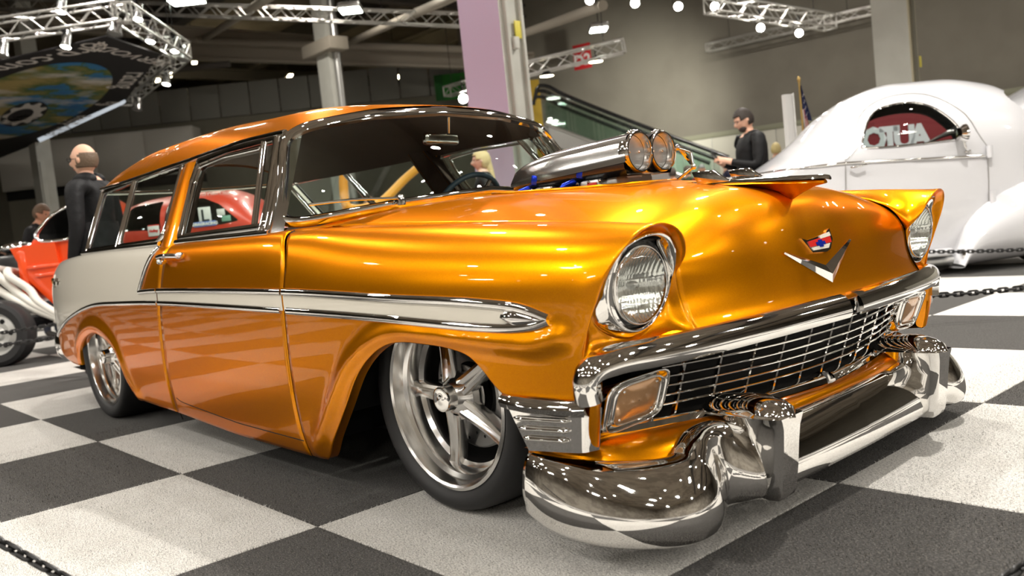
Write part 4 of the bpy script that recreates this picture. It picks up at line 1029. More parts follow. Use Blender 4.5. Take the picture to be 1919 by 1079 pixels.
# ================================================================== the hall
def at(u, v, d):
    """point seen at pixel (u, v) of the 1919 x 1079 frame, d metres in front of the lens."""
    k = d/1628.76; return CAM+_f*d+_r*(u-959.5)*k-_u*(v-539.5)*k
def onz(u, v, z):
    d = _f*1628.76+_r*(u-959.5)-_u*(v-539.5); return CAM+d*((z-CAM[2])/d[2])
RH = np.array([_f[1], -_f[0], 0]); RH /= np.linalg.norm(RH)        # horizontal right
FH = np.array([_f[0], _f[1], 0]); FH /= np.linalg.norm(FH)         # horizontal forward
def pt(u, d, z):
    """point above the floor at height z, on the vertical through the horizon pixel column u."""
    k = (u-959.5)/1628.76; p_ = CAM[:2]+FH[:2]*d+RH[:2]*k*d; return np.array([p_[0], p_[1], z])
WALLG = pbr('grey_wall', (.27, .25, .21), .9, bump=(3, .1, .01), noise=(1.2, (.24, .22, .185), .4, .7))
OLIVE = pbr('olive_wall', (.20, .19, .15), .9, noise=(.8, (.17, .16, .125), .4, .7))
PANELG = pbr('parapet_grey', (.20, .20, .18), .8)
CEIL = pbr('ceiling_brown', (.36, .31, .25), .95, noise=(.6, (.24, .205, .165), .4, .6))
BEAMM = pbr('beam_beige', (.38, .34, .28), .8)
BEAMD = pbr('beam_dark', (.10, .09, .08), .8)
PIPER = pbr('red_pipe', (.30, .04, .025), .6)
LILAC = pbr('lilac_face', (.78, .60, .82), .8)  # lilac base colour for the column's left face
STONE = pbr('column_grey', (.60, .60, .55), .8, noise=(2, (.54, .54, .49), .4, .7))
ALU = pbr('truss_alloy', (.72, .71, .68), .30, .9)
def qd(name, pts, mat, parent=None): return mk(name, pts, [tuple(range(len(pts)))], mat, parent, False)
def wall(name, a, b, z0, z1, th, mat):
    a, b = np.array(a[:2]), np.array(b[:2]); n = np.array([b[1]-a[1], a[0]-b[0]]); n = n/np.linalg.norm(n)*th
    V = [(*a, z0), (*b, z0), (*b, z1), (*a, z1), (*(a+n), z0), (*(b+n), z0), (*(b+n), z1), (*(a+n), z1)]
    return struct(mk(name, V, [(0, 1, 2, 3), (7, 6, 5, 4), (0, 4, 5, 1), (1, 5, 6, 2), (2, 6, 7, 3), (3, 7, 4, 0)], mat, None, False))
CH = 9.2
ceiling = struct(qd('ceiling', [(-46, -26, CH), (-46, 46, CH), (30, 46, CH), (30, -26, CH)], CEIL))
# grey end wall on the right, dark deep wall beyond the mezzanine on the left
W0 = pt(1387, 27.5, 0); wd = np.array([.954, .286])
wall('wall_back', W0[:2]+wd*45, W0[:2]-wd*9.5, 0, CH, -.3, WALLG)
wall('wall_left', (-45, 45), (-45, -26), 0, CH, .3, OLIVE)
wall('wall_far', (-45, 45), (30, 45), 0, CH, -.3, OLIVE)
PALE = pbr('pale_wall', (.50, .46, .40), .9, noise=(.5, (.34, .31, .27), .4, .6))
wall('wall_right', (29.5, 45), (29.5, -26), 0, CH, .3, PALE)
wall('wall_rear', (-45, -25.5), (30, -25.5), 0, CH, -.3, PALE)
# mezzanine front: plain lower wall with a parapet of separate panels on top
mz = [pt(-260, 30, 0), pt(1010, 30, 0)]; a, b = mz[0][:2], mz[1][:2]; md_ = (b-a)/np.linalg.norm(b-a); LM = np.linalg.norm(b-a)
mezz = wall('wall_mezzanine', a, b, 0, 5.45, -6, OLIVE)
nb = int(LM/1.02)
nrm = np.array([FH[0], FH[1]])
for k in range(nb):
    c = a+md_*(k+.5)*1.02-nrm*.06; o = box('parapet_panel', (0, 0, 0), (.985, .08, 1.10), PANELG, mezz, .012)
    o.location = (*c, 6.0); o.rotation_euler = (0, 0, math.atan2(md_[1], md_[0]))
# ceiling beams, ducts and pipes: along x and along y
def beam(name, p0, p1, w_, h, mat, label, cat='beam', group='ceiling beams'):
    p0, p1 = np.array(p0, float), np.array(p1, float); d = p1-p0; L = np.linalg.norm(d); d /= L; s = np.cross(d, [0, 0, 1]); s /= np.linalg.norm(s); u = np.cross(s, d)
    # rolled section: web with two flanges
    prof = [(-w_/2, -h/2), (w_/2, -h/2), (w_/2, -h/2+h*.14), (w_*.12, -h/2+h*.18), (w_*.12, h/2-h*.18), (w_/2, h/2-h*.14), (w_/2, h/2), (-w_/2, h/2), (-w_/2, h/2-h*.14), (-w_*.12, h/2-h*.18), (-w_*.12, -h/2+h*.18), (-w_/2, -h/2+h*.14)]
    V = [tuple(q+s*x+u*z) for q in (p0, p1) for x, z in prof]; n = 12
    F = [tuple(range(n)), tuple(range(n, 2*n))[::-1]]+[(k, n+k, n+(k+1) % n, (k+1) % n) for k in range(n)]
    return mk(name, V, F, mat, ceiling, False)
for k, y in enumerate((4, 9.5, 15, 20.5, 26, 32)):
    beam('ceiling_beam', (-44, y, 8.72), (22, y, 8.72), .42, .85, BEAMM if k in (3, 4) else BEAMD, 'long steel ceiling beam running away from the viewer overhead', 'beam', 'long ceiling beams')
for k, x in enumerate((-8, -14, -20, -26, -32, -38)):
    beam('cross_beam', (x, 2, 8.1), (x, 40, 8.1), .30, .45, BEAMM if k % 2 else BEAMD, 'beige cross beam hung below the hall ceiling', 'beam', 'cross beams')
p0, p1 = at(310, 96, 29), at(1000, 116, 27); beam('crane_beam', p0, p1, .35, .55, BEAMM, 'pale beige cross beam above the grey column at left centre', 'beam', None)
p0, p1 = at(300, 82, 29.2), at(930, 100, 27.2); tube('fire_pipe', [p0, p1], .09, PIPER, ceiling, 10)
tube('cable_duct', [at(300, 74, 28.8), at(905, 94, 26.6)], .12, BEAMM, ceiling, 10)
for k, (u0, v0, d0, u1, v1, d1) in enumerate(((650, 82, 27, 880, -20, 15), (380, 75, 29, 520, -15, 17), (905, 90, 26, 1130, 10, 16), (0, 160, 29, 430, 120, 27))):
    tube('sprinkler_pipe', [at(u0, v0, d0), at(u1, v1, d1)], .10, BEAMM if k != 3 else BEAMD, ceiling, 8)
# columns
def column(name, corner, wx, wy, mats, label, h=CH):
    x, y = corner[0], corner[1]; c = thing(name, label, 'column', (x, y, 0))
    V = [(-wx, 0, 0), (0, 0, 0), (0, wy, 0), (-wx, wy, 0), (-wx, 0, h), (0, 0, h), (0, wy, h), (-wx, wy, h)]
    o = mk('shaft', V, [(0, 1, 5, 4), (1, 2, 6, 5), (2, 3, 7, 6), (3, 0, 4, 7)], mats, c, False)
    o.data.polygons[1].material_index = min(1, len(mats)-1); o.data.polygons[2].material_index = min(1, len(mats)-1)
    return c
ca = column('column', pt(988, 12, 0), .84, .46, [LILAC, STONE], 'tall column with a lilac face and a grey face behind the windshield')
box('conduit', (.03, .10, 4.6), (.06, .05, 9.0), STONE, ca, .01); box('conduit', (.03, .38, 4.6), (.06, .05, 9.0), STONE, ca, .01)
box('switch_box', (.05, .20, 3.27), (.09, .10, .16), STONE, ca, .01); box('yellow_sign', (.035, .29, 3.46), (.02, .11, .24), pbr('sign_yellow', (.75, .65, .10), .5), ca, .003)
cb_ = column('column', pt(1737, 16, 0), .66, .34, [STONE, pbr('column_cream', (.62, .56, .40), .7)], 'grey column rising behind the white coupe roof')
box('cable_channel', (.02, .17, 5.6), (.05, .12, 7.0), OLIVE, cb_, .01); box('yellow_sign', (.05, .30, 3.0), (.02, .06, .20), pbr('sign_yellow', (.75, .65, .10), .5), cb_, .003)
cc_ = column('column', pt(668, 24, 0), .62, .30, [STONE, STONE], 'grey steel column left of the lilac column in the back')
tube('rain_pipe', [(.02, .25, 0), (.02, .25, 8.5)], .12, SATIN, cc_, 12); box('capital', (-.3, .1, 6.15), (1.5, .6, .35), BEAMM, cc_, .03)
cd_ = column('column', pt(110, 25, 0), .72, .40, [STONE, STONE], 'grey column behind the bald man at left')
box('column_flange', (.02, .1, 2.0), (.06, .12, 4.0), STONE, cd_, .01)
# low white cupboards and dark shelf against the mezzanine wall
p_ = pt(230, 29, 0)
cup = thing('storage_cabinet', 'long row of white cupboards along the back wall behind the bald man', 'cabinet', (*p_[:2], 0), math.atan2(md_[1], md_[0]))
box('cabinet_body', (0, 0, 4.35), (6.4, .8, 1.5), pbr('cupboard_white', (.48, .47, .43), .6), cup, .02)
for k in range(4): box('cabinet_door', (-2.4+1.6*k, -.42, 4.35), (1.54, .04, 1.38), pbr('cupboard_white2', (.50, .49, .45), .6), cup, .015)
box('cabinet_plinth', (0, .1, 3.45), (6.4, .6, .3), DARK, cup, .01); box('cabinet_base', (0, .15, 1.65), (6.4, .6, 3.3), OLIVE, cup, .01)
# --- white partition panels under the grey wall
PARTM = pbr('partition_cream', (.66, .64, .56), .7)
part = thing('partition_wall', 'cream exhibition partition of upright panels below the grey wall', 'partition', (*pt(1387, 26.8, 0)[:2], 0), math.atan2(wd[1], wd[0]))
for k in range(-7, 22):
    box('partition_panel', (k*.98, 0, 1.42), (.965, .05, 2.84), PARTM, part, .006)
for k in range(-7, 23): box('partition_post', (k*.98-.49, 0, 1.42), (.012, .06, 2.86), SATIN, part)
box('partition_rail', (7*.98, 0, 2.90), (29*.98, .10, .16), pbr('rail_olive', (.30, .30, .22), .6), part, .01)
# red hall sign
sp = at(1091, 106, 27.6); sg = thing('hall_sign', 'red square hall sign with white characters high on the grey wall', 'sign', tuple(sp), math.atan2(wd[1], wd[0])+.0)
box('sign_board', (0, -.0, 0), (.62, .03, .78), pbr('sign_red', (.50, .015, .02), .5), sg, .01)
text('sign_text', 'D2', .48, (0, -.02, -.12), WHITE, sg, .004, (1, 0, 0), (0, 0, 1), bold=.012)
# --- trusses
def truss(name, a, b, w_, label, bay=.32, r=.022, group=None, tri=False):
    a, b = np.array(a, float), np.array(b, float); d = b-a; L = np.linalg.norm(d); d /= L; s = np.cross(d, [0, 0, 1.]); s /= np.linalg.norm(s); u = np.cross(s, d)
    t = thing(name, label, 'truss', tuple(a), 0, group); h = w_/2
    cs = [s*h+u*h, -s*h+u*h, -s*h-u*h, s*h-u*h]
    for c in cs: tube('chord', [c, c+d*L], r, ALU, t, 8)
    V, F = [], []; n = max(2, int(L/bay))
    def seg(p0, p1, rr):
        dd = p1-p0; dd = dd/np.linalg.norm(dd); x = np.cross(dd, [.3, .5, .8]); x /= np.linalg.norm(x); y = np.cross(dd, x); o = len(V)
        for p_ in (p0, p1):
            for k in range(5): V.append(p_+rr*(x*math.cos(k*2*PI/5)+y*math.sin(k*2*PI/5)))
        for k in range(5): F.append((o+k, o+(k+1) % 5, o+5+(k+1) % 5, o+5+k))
    for i in range(n):
        for f in range(4):
            c0, c1 = cs[f], cs[(f+1) % 4]
            if i % 2: c0, c1 = c1, c0
            seg(c0+d*L*i/n, c1+d*L*(i+1)/n, r*.45)
    br = mk('bracing', V, F, ALU, t, True); br['kind'] = 'stuff'
    for q in (.15, .85):
        p_ = d*L*q; tube('hanger_cable', [p_+u*h, (p_[0], p_[1], CH-a[2])], .008, BLACK, t, 6)
    for k in (0, 1):
        P4 = [c+d*L*k for c in cs]
        for q in range(4): tube('end_strut', [P4[q], P4[(q+1) % 4]], r*.8, ALU, t, 6)
    return t
def px_of(p_):
    d = np.array(p_)-CAM; z = d@_f; return 959.5+1628.76*(d@_r)/z, 539.5-1628.76*(d@_u)/z
def hang(a, b, u, v):
    """point straight below (or above) the run a-b that is seen at pixel (u, v)."""
    best = None
    for t in np.linspace(.02, .98, 60):
        q = np.array(a)*(1-t)+np.array(b)*t
        for _ in range(3): q[2] -= (v-px_of(q)[1])*((q-CAM)@_f)/1628.76
        e = abs(px_of(q)[0]-u)
        if best is None or e < best[0]: best = (e, q.copy())
    return best[1]
EMW = lambda n, c, s: pbr(n, (.9, .9, .9), .5, emit=c, estr=s)
GLOW = EMW('lamp_glow', (1, .95, .85), 60); GLOWY = EMW('lamp_glow_warm', (1, .86, .55), 26); GLOWG = EMW('highbay_glow', (.93, 1, .86), 30)
CAN = pbr('lamp_can', (.60, .60, .60), .25, .9)
def spot(p_, aim, label, r=.10, L=.26, lit=True, group='truss spotlights', mat=None, hold=None):
    t = thing('stage_spotlight', label, 'spotlight', tuple(p_), 0, group)
    q = (Vector(aim)-Vector(p_)).to_track_quat('Z', 'Y'); inner = bpy.data.objects.new('lamp_head', None); link(inner, t); inner.rotation_euler = q.to_euler()
    lathe('lamp_can', [(.02, -L), (r*.55, -L), (r*.75, -L*.7), (r*.8, -L*.3), (r, -.02), (r*1.04, .0), (r*.94, .004)], CAN, inner, 'z', 20)
    lathe('lamp_front', [(r*.92, -.004), (r*.5, .006), (0, .010)], (mat or GLOW) if lit else SATIN, inner, 'z', 20)
    tube('yoke', [(-.12, 0, .05), (-.12, 0, .2), (0, 0, .24), (.12, 0, .2), (.12, 0, .05)], .010, BLACK, t, 6)
    box('clamp', (0, 0, .30), (.06, .06, .12), BLACK, t, .01)
    if hold and hold-p_[2] > .3: tube('drop_rod', [(0, 0, .28), (0, 0, hold-p_[2])], .014, BLACK, t, 6)
    return t
# --- right hand trusses and lamps
ta, tb = at(1330, 8, 17), at(1556, 42, 19.5)
truss('lighting_truss', ta, tb, .30, 'lit lattice truss pointing right under the ceiling above the man in leather')
ta2, tb2 = at(940, 141, 17.5), at(1168, 86, 17.5)
truss('lighting_truss', ta2, tb2, .26, 'small lattice truss crossing in front of the red hall sign')
truss('lighting_truss', at(1325, 90, 26.5), at(1640, 18, 24), .22, 'dim thin truss hugging the grey wall at upper right')
tr4 = truss('lighting_truss', at(-80, 4, 22.5), at(890, 38, 18), .26, 'long thin truss spanning the ceiling from upper left to the lilac column')
aimc = (0, 0, 0)
for (u, v, d, lb) in ((1105, 0, 16, 'leftmost of the row of spotlights at the top edge'), (1190, 6, 16, 'second spotlight from left at the top edge'), (1271, 12, 16.3, 'third spotlight from left at the top edge'), (1338, 12, 16.6, 'spotlight at the near end of the lit right truss'), (1424, 52, 17.6, 'spotlight hanging mid-way under the lit right truss'), (1498, 62, 18.6, 'spotlight hanging near the far end of the lit right truss')):
    p_ = hang(ta, tb, u, v) if u > 1330 else at(u, v, d); spot(p_, CAM*np.array([1, 1, 0])+np.array([-2, 1, 1]), lb, .085, .26, hold=CH if u < 1330 else None)
for (u, v, d, lb) in ((1023, 143, 17.5, 'small black shade lamp under the truss beside the column'), (1117, 116, 17.5, 'small black shade lamp below the red hall sign')):
    p_ = hang(ta2, tb2, u, v); t = thing('pendant_lamp', lb, 'lamp', tuple(p_), 0, 'shade lamps under the small truss')
    lathe('shade', [(.03, .12), (.06, .10), (.10, .06), (.15, .0), (.145, .0)], BLACK, t, 'z', 20); lathe('bulb_disc', [(.14, .005), (0, .0)], GLOWY, t, 'z', 20); tube('stem', [(0, 0, .1), (0, 0, .30)], .012, BLACK, t, 6)
# lamp that washes the grey wall
wl = pt(1260, 23.5, 4.2); lamp(tuple(wl), 950, (1, .97, .84), 'SPOT', .2, tuple(pt(1235, 27.0, 3.8)), 95, 1.0)
# high-bay and strip lights
for (u, v, d, sx, lb) in ((350, 3, 17, .62, 'bright panel lamp at the top edge left of centre'), (657, 20, 17, .40, 'bright panel lamp above the grey column'), (1122, 56, 19, .36, 'greenish bright panel lamp left of the spotlights')):
    p_ = at(u, v, d); t = thing('highbay_lamp', lb, 'lamp', tuple(p_), math.atan2(RH[1], RH[0]), 'panel lamps'); box('lamp_housing', (0, 0, .07), (sx*1.08, .45, .12), SATIN, t, .03); box('lamp_panel', (0, 0, 0), (sx, .40, .03), GLOWG, t, .012)
    tube('hanger', [(0, 0, .1), (0, 0, CH-p_[2])], .01, BLACK, t, 6)
def strip(u, v, d, L, lb, mat=None, rz=2.8):
    p_ = at(u, v, d); t = thing('strip_light', lb, 'lamp', tuple(p_), rz, 'yellow strip lights'); box('strip_housing', (0, 0, .08), (L*1.05, .22, .10), BEAMD, t, .02); box('strip_tube', (0, 0, .0), (L, .16, .06), mat or GLOWY, t, .025); tube('hanger', [(0, 0, .1), (0, 0, CH-p_[2])], .012, BEAMD, t, 6)
for a_ in ((540, 147, 34, 1.5, 'yellow strip light left of the grey column'), (743, 147, 34, 1.5, 'yellow strip light right of the grey column'), (365, 115, 30, .7, 'short yellow strip light beside the banner truss end'), (318, 140, 33, .8, 'short yellow strip light behind the banner truss lamps'), (296, 151, 34, .6, 'dim short strip light below the banner truss')):
    strip(*a_)
for k, (u, v) in enumerate(((432, 190), (441, 187), (449, 184))):
    ellipsoid_o = lathe('bulkhead_lamp', [(0, -.06), (.06, -.04), (.075, .02), (.04, .05)], GLOWY, None, 'z', 14, (0, 0, 0)); ellipsoid_o.location = at(u, v, 33); tag(ellipsoid_o, ['left', 'middle', 'right'][k]+'most small lamp of three above the parapet' if k != 1 else 'middle small lamp of three above the parapet', 'lamp', 'small parapet lamps')
# amber moving-letter display, green banner
p_ = at(826, 125, 30); t = thing('led_display', 'amber lit letter display hanging left of the lilac column', 'display', tuple(p_), math.atan2(RH[1], RH[0]))
box('display_case', (.3, 0, 0), (1.4, .12, .26), BLACK, t, .02); AMB = EMW('amber_led', (1, .36, .02), 9)
for k in range(9): box('led_character', (-.27+k*.068, -.065, 0), (.05, .01, .10+.04*(k % 3)), AMB, t)
p_ = at(850, 162, 29); t = thing('green_banner', 'green hanging banner left of the lilac column', 'banner', tuple(p_), math.atan2(RH[1], RH[0])); box('banner_cloth', (0, 0, 0), (1.25, .03, .85), pbr('banner_green', (.02, .16, .02), .8), t, .005); box('banner_cloth', (-.48, -.02, 0), (.26, .03, .85), pbr('banner_green_dark', (.01, .09, .015), .8), t, .005)
tg_a, tg_b = at(838, 172, 24), at(905, 152, 23)
truss('lighting_truss', tg_a, tg_b, .26, 'short white truss in front of the green banner')
spot(hang(tg_a, tg_b, 868, 185), (0, 0, 1), 'bright spotlight under the short truss by the green banner', .13, .3, hold=float(tg_a[2])+.3)
# yellow service door jamb and cable tray behind the column
p_ = at(997, 175, 27); t = thing('yellow_panel', 'yellow wall panel at the head of the escalator', 'panel', (p_[0], p_[1], 0), math.atan2(RH[1], RH[0])); box('panel_sheet', (0, 0, 2.6), (.5, .1, 5.2), pbr('panel_yellow', (.70, .46, .05), .6), t, .01)
# --- escalator
ESG = glass('escalator_glass', (.86, .93, .90), .02, 1.4)
es = thing('escalator', 'glass-sided escalator descending to the right below the grey wall', 'escalator')
e0, e1 = at(1015, 188, 26.2), at(1315, 300, 25.0)
def esl(t, z=0., n=0.): return e0*(1-t)+e1*t+np.array([0, 0, z])-np.array([FH[0], FH[1], 0])*n
for k, nn in enumerate((0., 1.15, 2.1)):
    top = [esl(-.06, -.25, nn), esl(-.04, .02, nn), esl(.02, .12, nn), esl(.10, .06, nn), esl(.5, 0, nn), esl(1.05, -.0, nn)]
    tube('handrail', cr(top, 40), .055, BLACK, es, 8)
    for q in range(6):
        t0, t1 = q/6+.004, (q+1)/6-.004
        V = [esl(t0, -.02, nn), esl(t1, -.02, nn), esl(t1, -.95, nn), esl(t0, -.95, nn)]; V2 = [v+np.array([0, 0, 0])+np.array([FH[0], FH[1], 0])*.015 for v in V]
        mk('glass_panel', V+V2, [(0, 1, 2, 3), (7, 6, 5, 4), (0, 4, 5, 1), (1, 5, 6, 2), (2, 6, 7, 3), (3, 7, 4, 0)], ESG, es, False)
    tube('skirt_rail', [esl(-.02, -.98, nn), esl(1.05, -.98, nn)], .05, ALU, es, 8)
    V = [esl(0, -1.0, nn), esl(1.05, -1.0, nn), esl(1.05, -1.5, nn), esl(0, -1.5, nn)]; V2 = [v+np.array([FH[0], FH[1], 0])*.06 for v in V]
    mk('skirt_panel', V+V2, [(0, 1, 2, 3), (7, 6, 5, 4), (0, 4, 5, 1), (1, 5, 6, 2), (2, 6, 7, 3), (3, 7, 4, 0)], SATIN, es, False)
ST = pbr('escalator_step', (.05, .05, .05), .5, .4)
for k in range(22):
    c = (esl(k/21, -1.02, .58)); o = box('step', tuple(c), (.30, .95, .20), ST, es, .01, (0, 0, math.atan2(RH[1], RH[0]))); 
    o2 = box('step', tuple(esl(k/21, -1.3, 1.6)), (.32, .8, .22), pbr('stair_stone', (.42, .44, .42), .7) if k == 0 else bpy.data.materials['stair_stone'], es, .01, (0, 0, math.atan2(RH[1], RH[0])))
# --- banner ring at upper left: horizontal hexagon of truss with the printed underside
BZ = 4.55
hexpx = [(-330, 140), (-40, 62), (228, 22), (342, 96), (236, 186), (-60, 330)]
hp = [onz(u, v, BZ+.35) for u, v in hexpx]
for k, lb in ((1, 'near top edge of the banner truss ring with hanging lamps'), (2, 'right near edge of the banner truss ring'), (3, 'right far edge of the banner truss ring')):
    truss('banner_truss', hp[k], hp[k+1], .30, lb, group='banner truss ring')
bpx = [(-330, 180), (0, 114), (200, 68), (300, 102), (234, 190), (70, 268), (-60, 320), (-330, 400)]
bp3 = [onz(u, v, BZ) for u, v in bpx]; BC = np.mean(bp3, 0)
ban = thing('hanging_banner', 'black printed banner with a globe hung flat inside the truss ring', 'banner', (BC[0], BC[1], BZ))
BLK = pbr('banner_black', (.010, .008, .009), .7)
n = len(bp3); V = [tuple(p_-BC*np.array([1, 1, 0])-np.array([0, 0, BZ])) for p_ in bp3]+[tuple(p_-BC*np.array([1, 1, 0])-np.array([0, 0, BZ-.02])) for p_ in bp3]
mk('banner_cloth', V, [tuple(range(n)), tuple(range(n, 2*n))[::-1]]+[(k, n+k, n+(k+1) % n, (k+1) % n) for k in range(n)], BLK, ban, False)
# globe print: an ellipse with procedural land, sea and cloud
gm = bpy.data.materials.new('globe_print'); gm.use_nodes = True; nt = gm.node_tree; pb = nt.nodes['Principled BSDF']; pb.inputs['Roughness'].default_value = .6
tc = nt.nodes.new('ShaderNodeTexCoord'); nz = nt.nodes.new('ShaderNodeTexNoise'); nz.inputs['Scale'].default_value = .55; nz.inputs['Detail'].default_value = 9; nz.inputs['Roughness'].default_value = .62
rp = nt.nodes.new('ShaderNodeValToRGB'); cr_e = rp.color_ramp; cr_e.elements[0].position = .38; cr_e.elements[0].color = (.02, .13, .36, 1); cr_e.elements[1].position = .47; cr_e.elements[1].color = (.03, .20, .42, 1)
for ps, cl_ in ((.485, (.05, .12, .03, 1)), (.54, (.22, .20, .05, 1)), (.60, (.40, .30, .10, 1))): e = cr_e.elements.new(ps); e.color = cl_
n3 = nt.nodes.new('ShaderNodeTexNoise'); n3.inputs['Scale'].default_value = .8; n3.inputs['Detail'].default_value = 10; r3 = nt.nodes.new('ShaderNodeValToRGB'); r3.color_ramp.elements[0].position = .52; r3.color_ramp.elements[1].position = .64
mx = nt.nodes.new('ShaderNodeMix'); mx.data_type = 'RGBA'; mx.inputs[7].default_value = (.62, .58, .52, 1)
L = nt.links.new; L(tc.outputs['Object'], nz.inputs['Vector']); L(nz.outputs['Fac'], rp.inputs['Fac']); L(tc.outputs['Object'], n3.inputs['Vector']); L(n3.outputs['Fac'], r3.inputs['Fac']); L(r3.outputs['Color'], mx.inputs[0]); L(rp.outputs['Color'], mx.inputs[6]); L(mx.outputs[2], pb.inputs['Base Color'])
def print_poly(name, px, mat, dz):
    P_ = [onz(u, v, BZ)-BC*np.array([1, 1, 0])-np.array([0, 0, BZ]) for u, v in px]; n_ = len(P_); V = [tuple(p_-np.array([0, 0, dz])) for p_ in P_]+[tuple(p_-np.array([0, 0, dz-.004])) for p_ in P_]
    return mk(name, V, [tuple(range(n_)), tuple(range(n_, 2*n_))[::-1]]+[(k, n_+k, n_+(k+1) % n_, (k+1) % n_) for k in range(n_)], mat, ban, False)
gl = []
ang_ = math.radians(-17)
for k in range(60):
    t = 2*PI*k/60; x, y = 165*math.cos(t), 58*math.sin(t)*(1+.0*math.cos(t)); gl.append((52+x*math.cos(ang_)-y*math.sin(ang_)*1.0, 190+x*math.sin(ang_)+y*math.cos(ang_)))
print_poly('globe_print', gl, gm, .006)
def gear(cx, cy, rx, ry, n_, rot):
    o_ = []
    for k in range(n_*4):
        t = 2*PI*k/(n_*4); f = 1 if (k % 4) in (0, 1) else .78; x, y = rx*f*math.cos(t), ry*f*math.sin(t); o_.append((cx+x*math.cos(rot)-y*math.sin(rot), cy+x*math.sin(rot)+y*math.cos(rot)))
    return o_
def oval(cx, cy, rx, ry, rot, n_=28): return [(cx+rx*math.cos(2*PI*k/n_)*math.cos(rot)-ry*math.sin(2*PI*k/n_)*math.sin(rot), cy+rx*math.cos(2*PI*k/n_)*math.sin(rot)+ry*math.sin(2*PI*k/n_)*math.cos(rot)) for k in range(n_)]
PRW = pbr('print_white', (.70, .66, .62), .6)
print_poly('gear_print', oval(45, 213, 46, 20, -.3), BLK, .008); print_poly('gear_print', gear(45, 213, 44, 18, 9, -.3), PRW, .011); print_poly('gear_print', oval(38, 215, 26, 10, -.3), BLK, .014)
print_poly('gear_print', gear(186, 87, 16, 9, 8, -.3), PRW, .008); print_poly('gear_print', oval(186, 87, 9, 5, -.3), BLK, .011)
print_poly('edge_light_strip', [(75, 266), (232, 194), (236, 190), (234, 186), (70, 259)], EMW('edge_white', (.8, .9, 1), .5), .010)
def btext(s_, size, px, pu, pv, sx=1.):
    """flat print read from below: pu, pv are pixels that the text runs towards and stands towards."""
    o3, xu, yv = onz(*px, BZ), onz(*pu, BZ), onz(*pv, BZ); x = xu-o3; x /= np.linalg.norm(x); y = np.cross(x, [0, 0, 1.])*-1
    y = np.cross([0, 0, -1.], x)
    text('banner_text', s_, size, tuple(o3-BC*np.array([1, 1, 0])-np.array([0, 0, BZ+.012])), PRW, ban, .002, tuple(x), tuple(y), sx=sx)
btext('rp.com', .72, (80, 111), (10, 126), (88, 140), 1.1)
btext('SERVODD', .46, (240, 101), (205, 92), (240, 110), 1.1)
btext('racing', .7, (245, 150), (225, 172), (250, 150))
btext('servo-drive', .75, (120, 236), (160, 213), (0, 0)); btext('BRP', .8, (35, 224), (55, 219), (0, 0)); btext('fia', .6, (202, 193), (215, 188), (0, 0))
for k, (u, v, d_, lit, lb) in enumerate(((4, 105, 13.6, 0, 'dark lamp at the left edge under the banner truss'), (123, 88, 13.6, 1, 'brightest lamp hanging under the near banner truss'), (112, 22, 14.0, 1, 'lamp standing on top of the near banner truss'), (213, 64, 13.6, 0, 'large unlit flood lamp under the near banner truss corner'), (282, 78, 15.5, 1, 'lamp hanging at the right corner of the banner truss'), (258, 36, 15.2, 1, 'small lit lamp on the banner truss corner'), (328, 96, 17, 1, 'lamp at the outer corner of the banner truss'), (346, 112, 18, 0, 'unlit lamp outside the banner truss corner'), (312, 158, 19, 1, 'lit lamp hanging below the far right banner truss'), (256, 205, 21, 0, 'unlit lamp hanging below the far tip of the banner'))):
    e_ = 1 if k < 4 else (2 if k < 8 else 3); p_ = hang(hp[e_], hp[e_+1], u, v); spot(p_, (p_[0]-1.0*FH[0]-.5, p_[1]-1.0*FH[1], p_[2]-2.2), lb, .085 if lit else .12, .28, bool(lit), hold=BZ+.24)
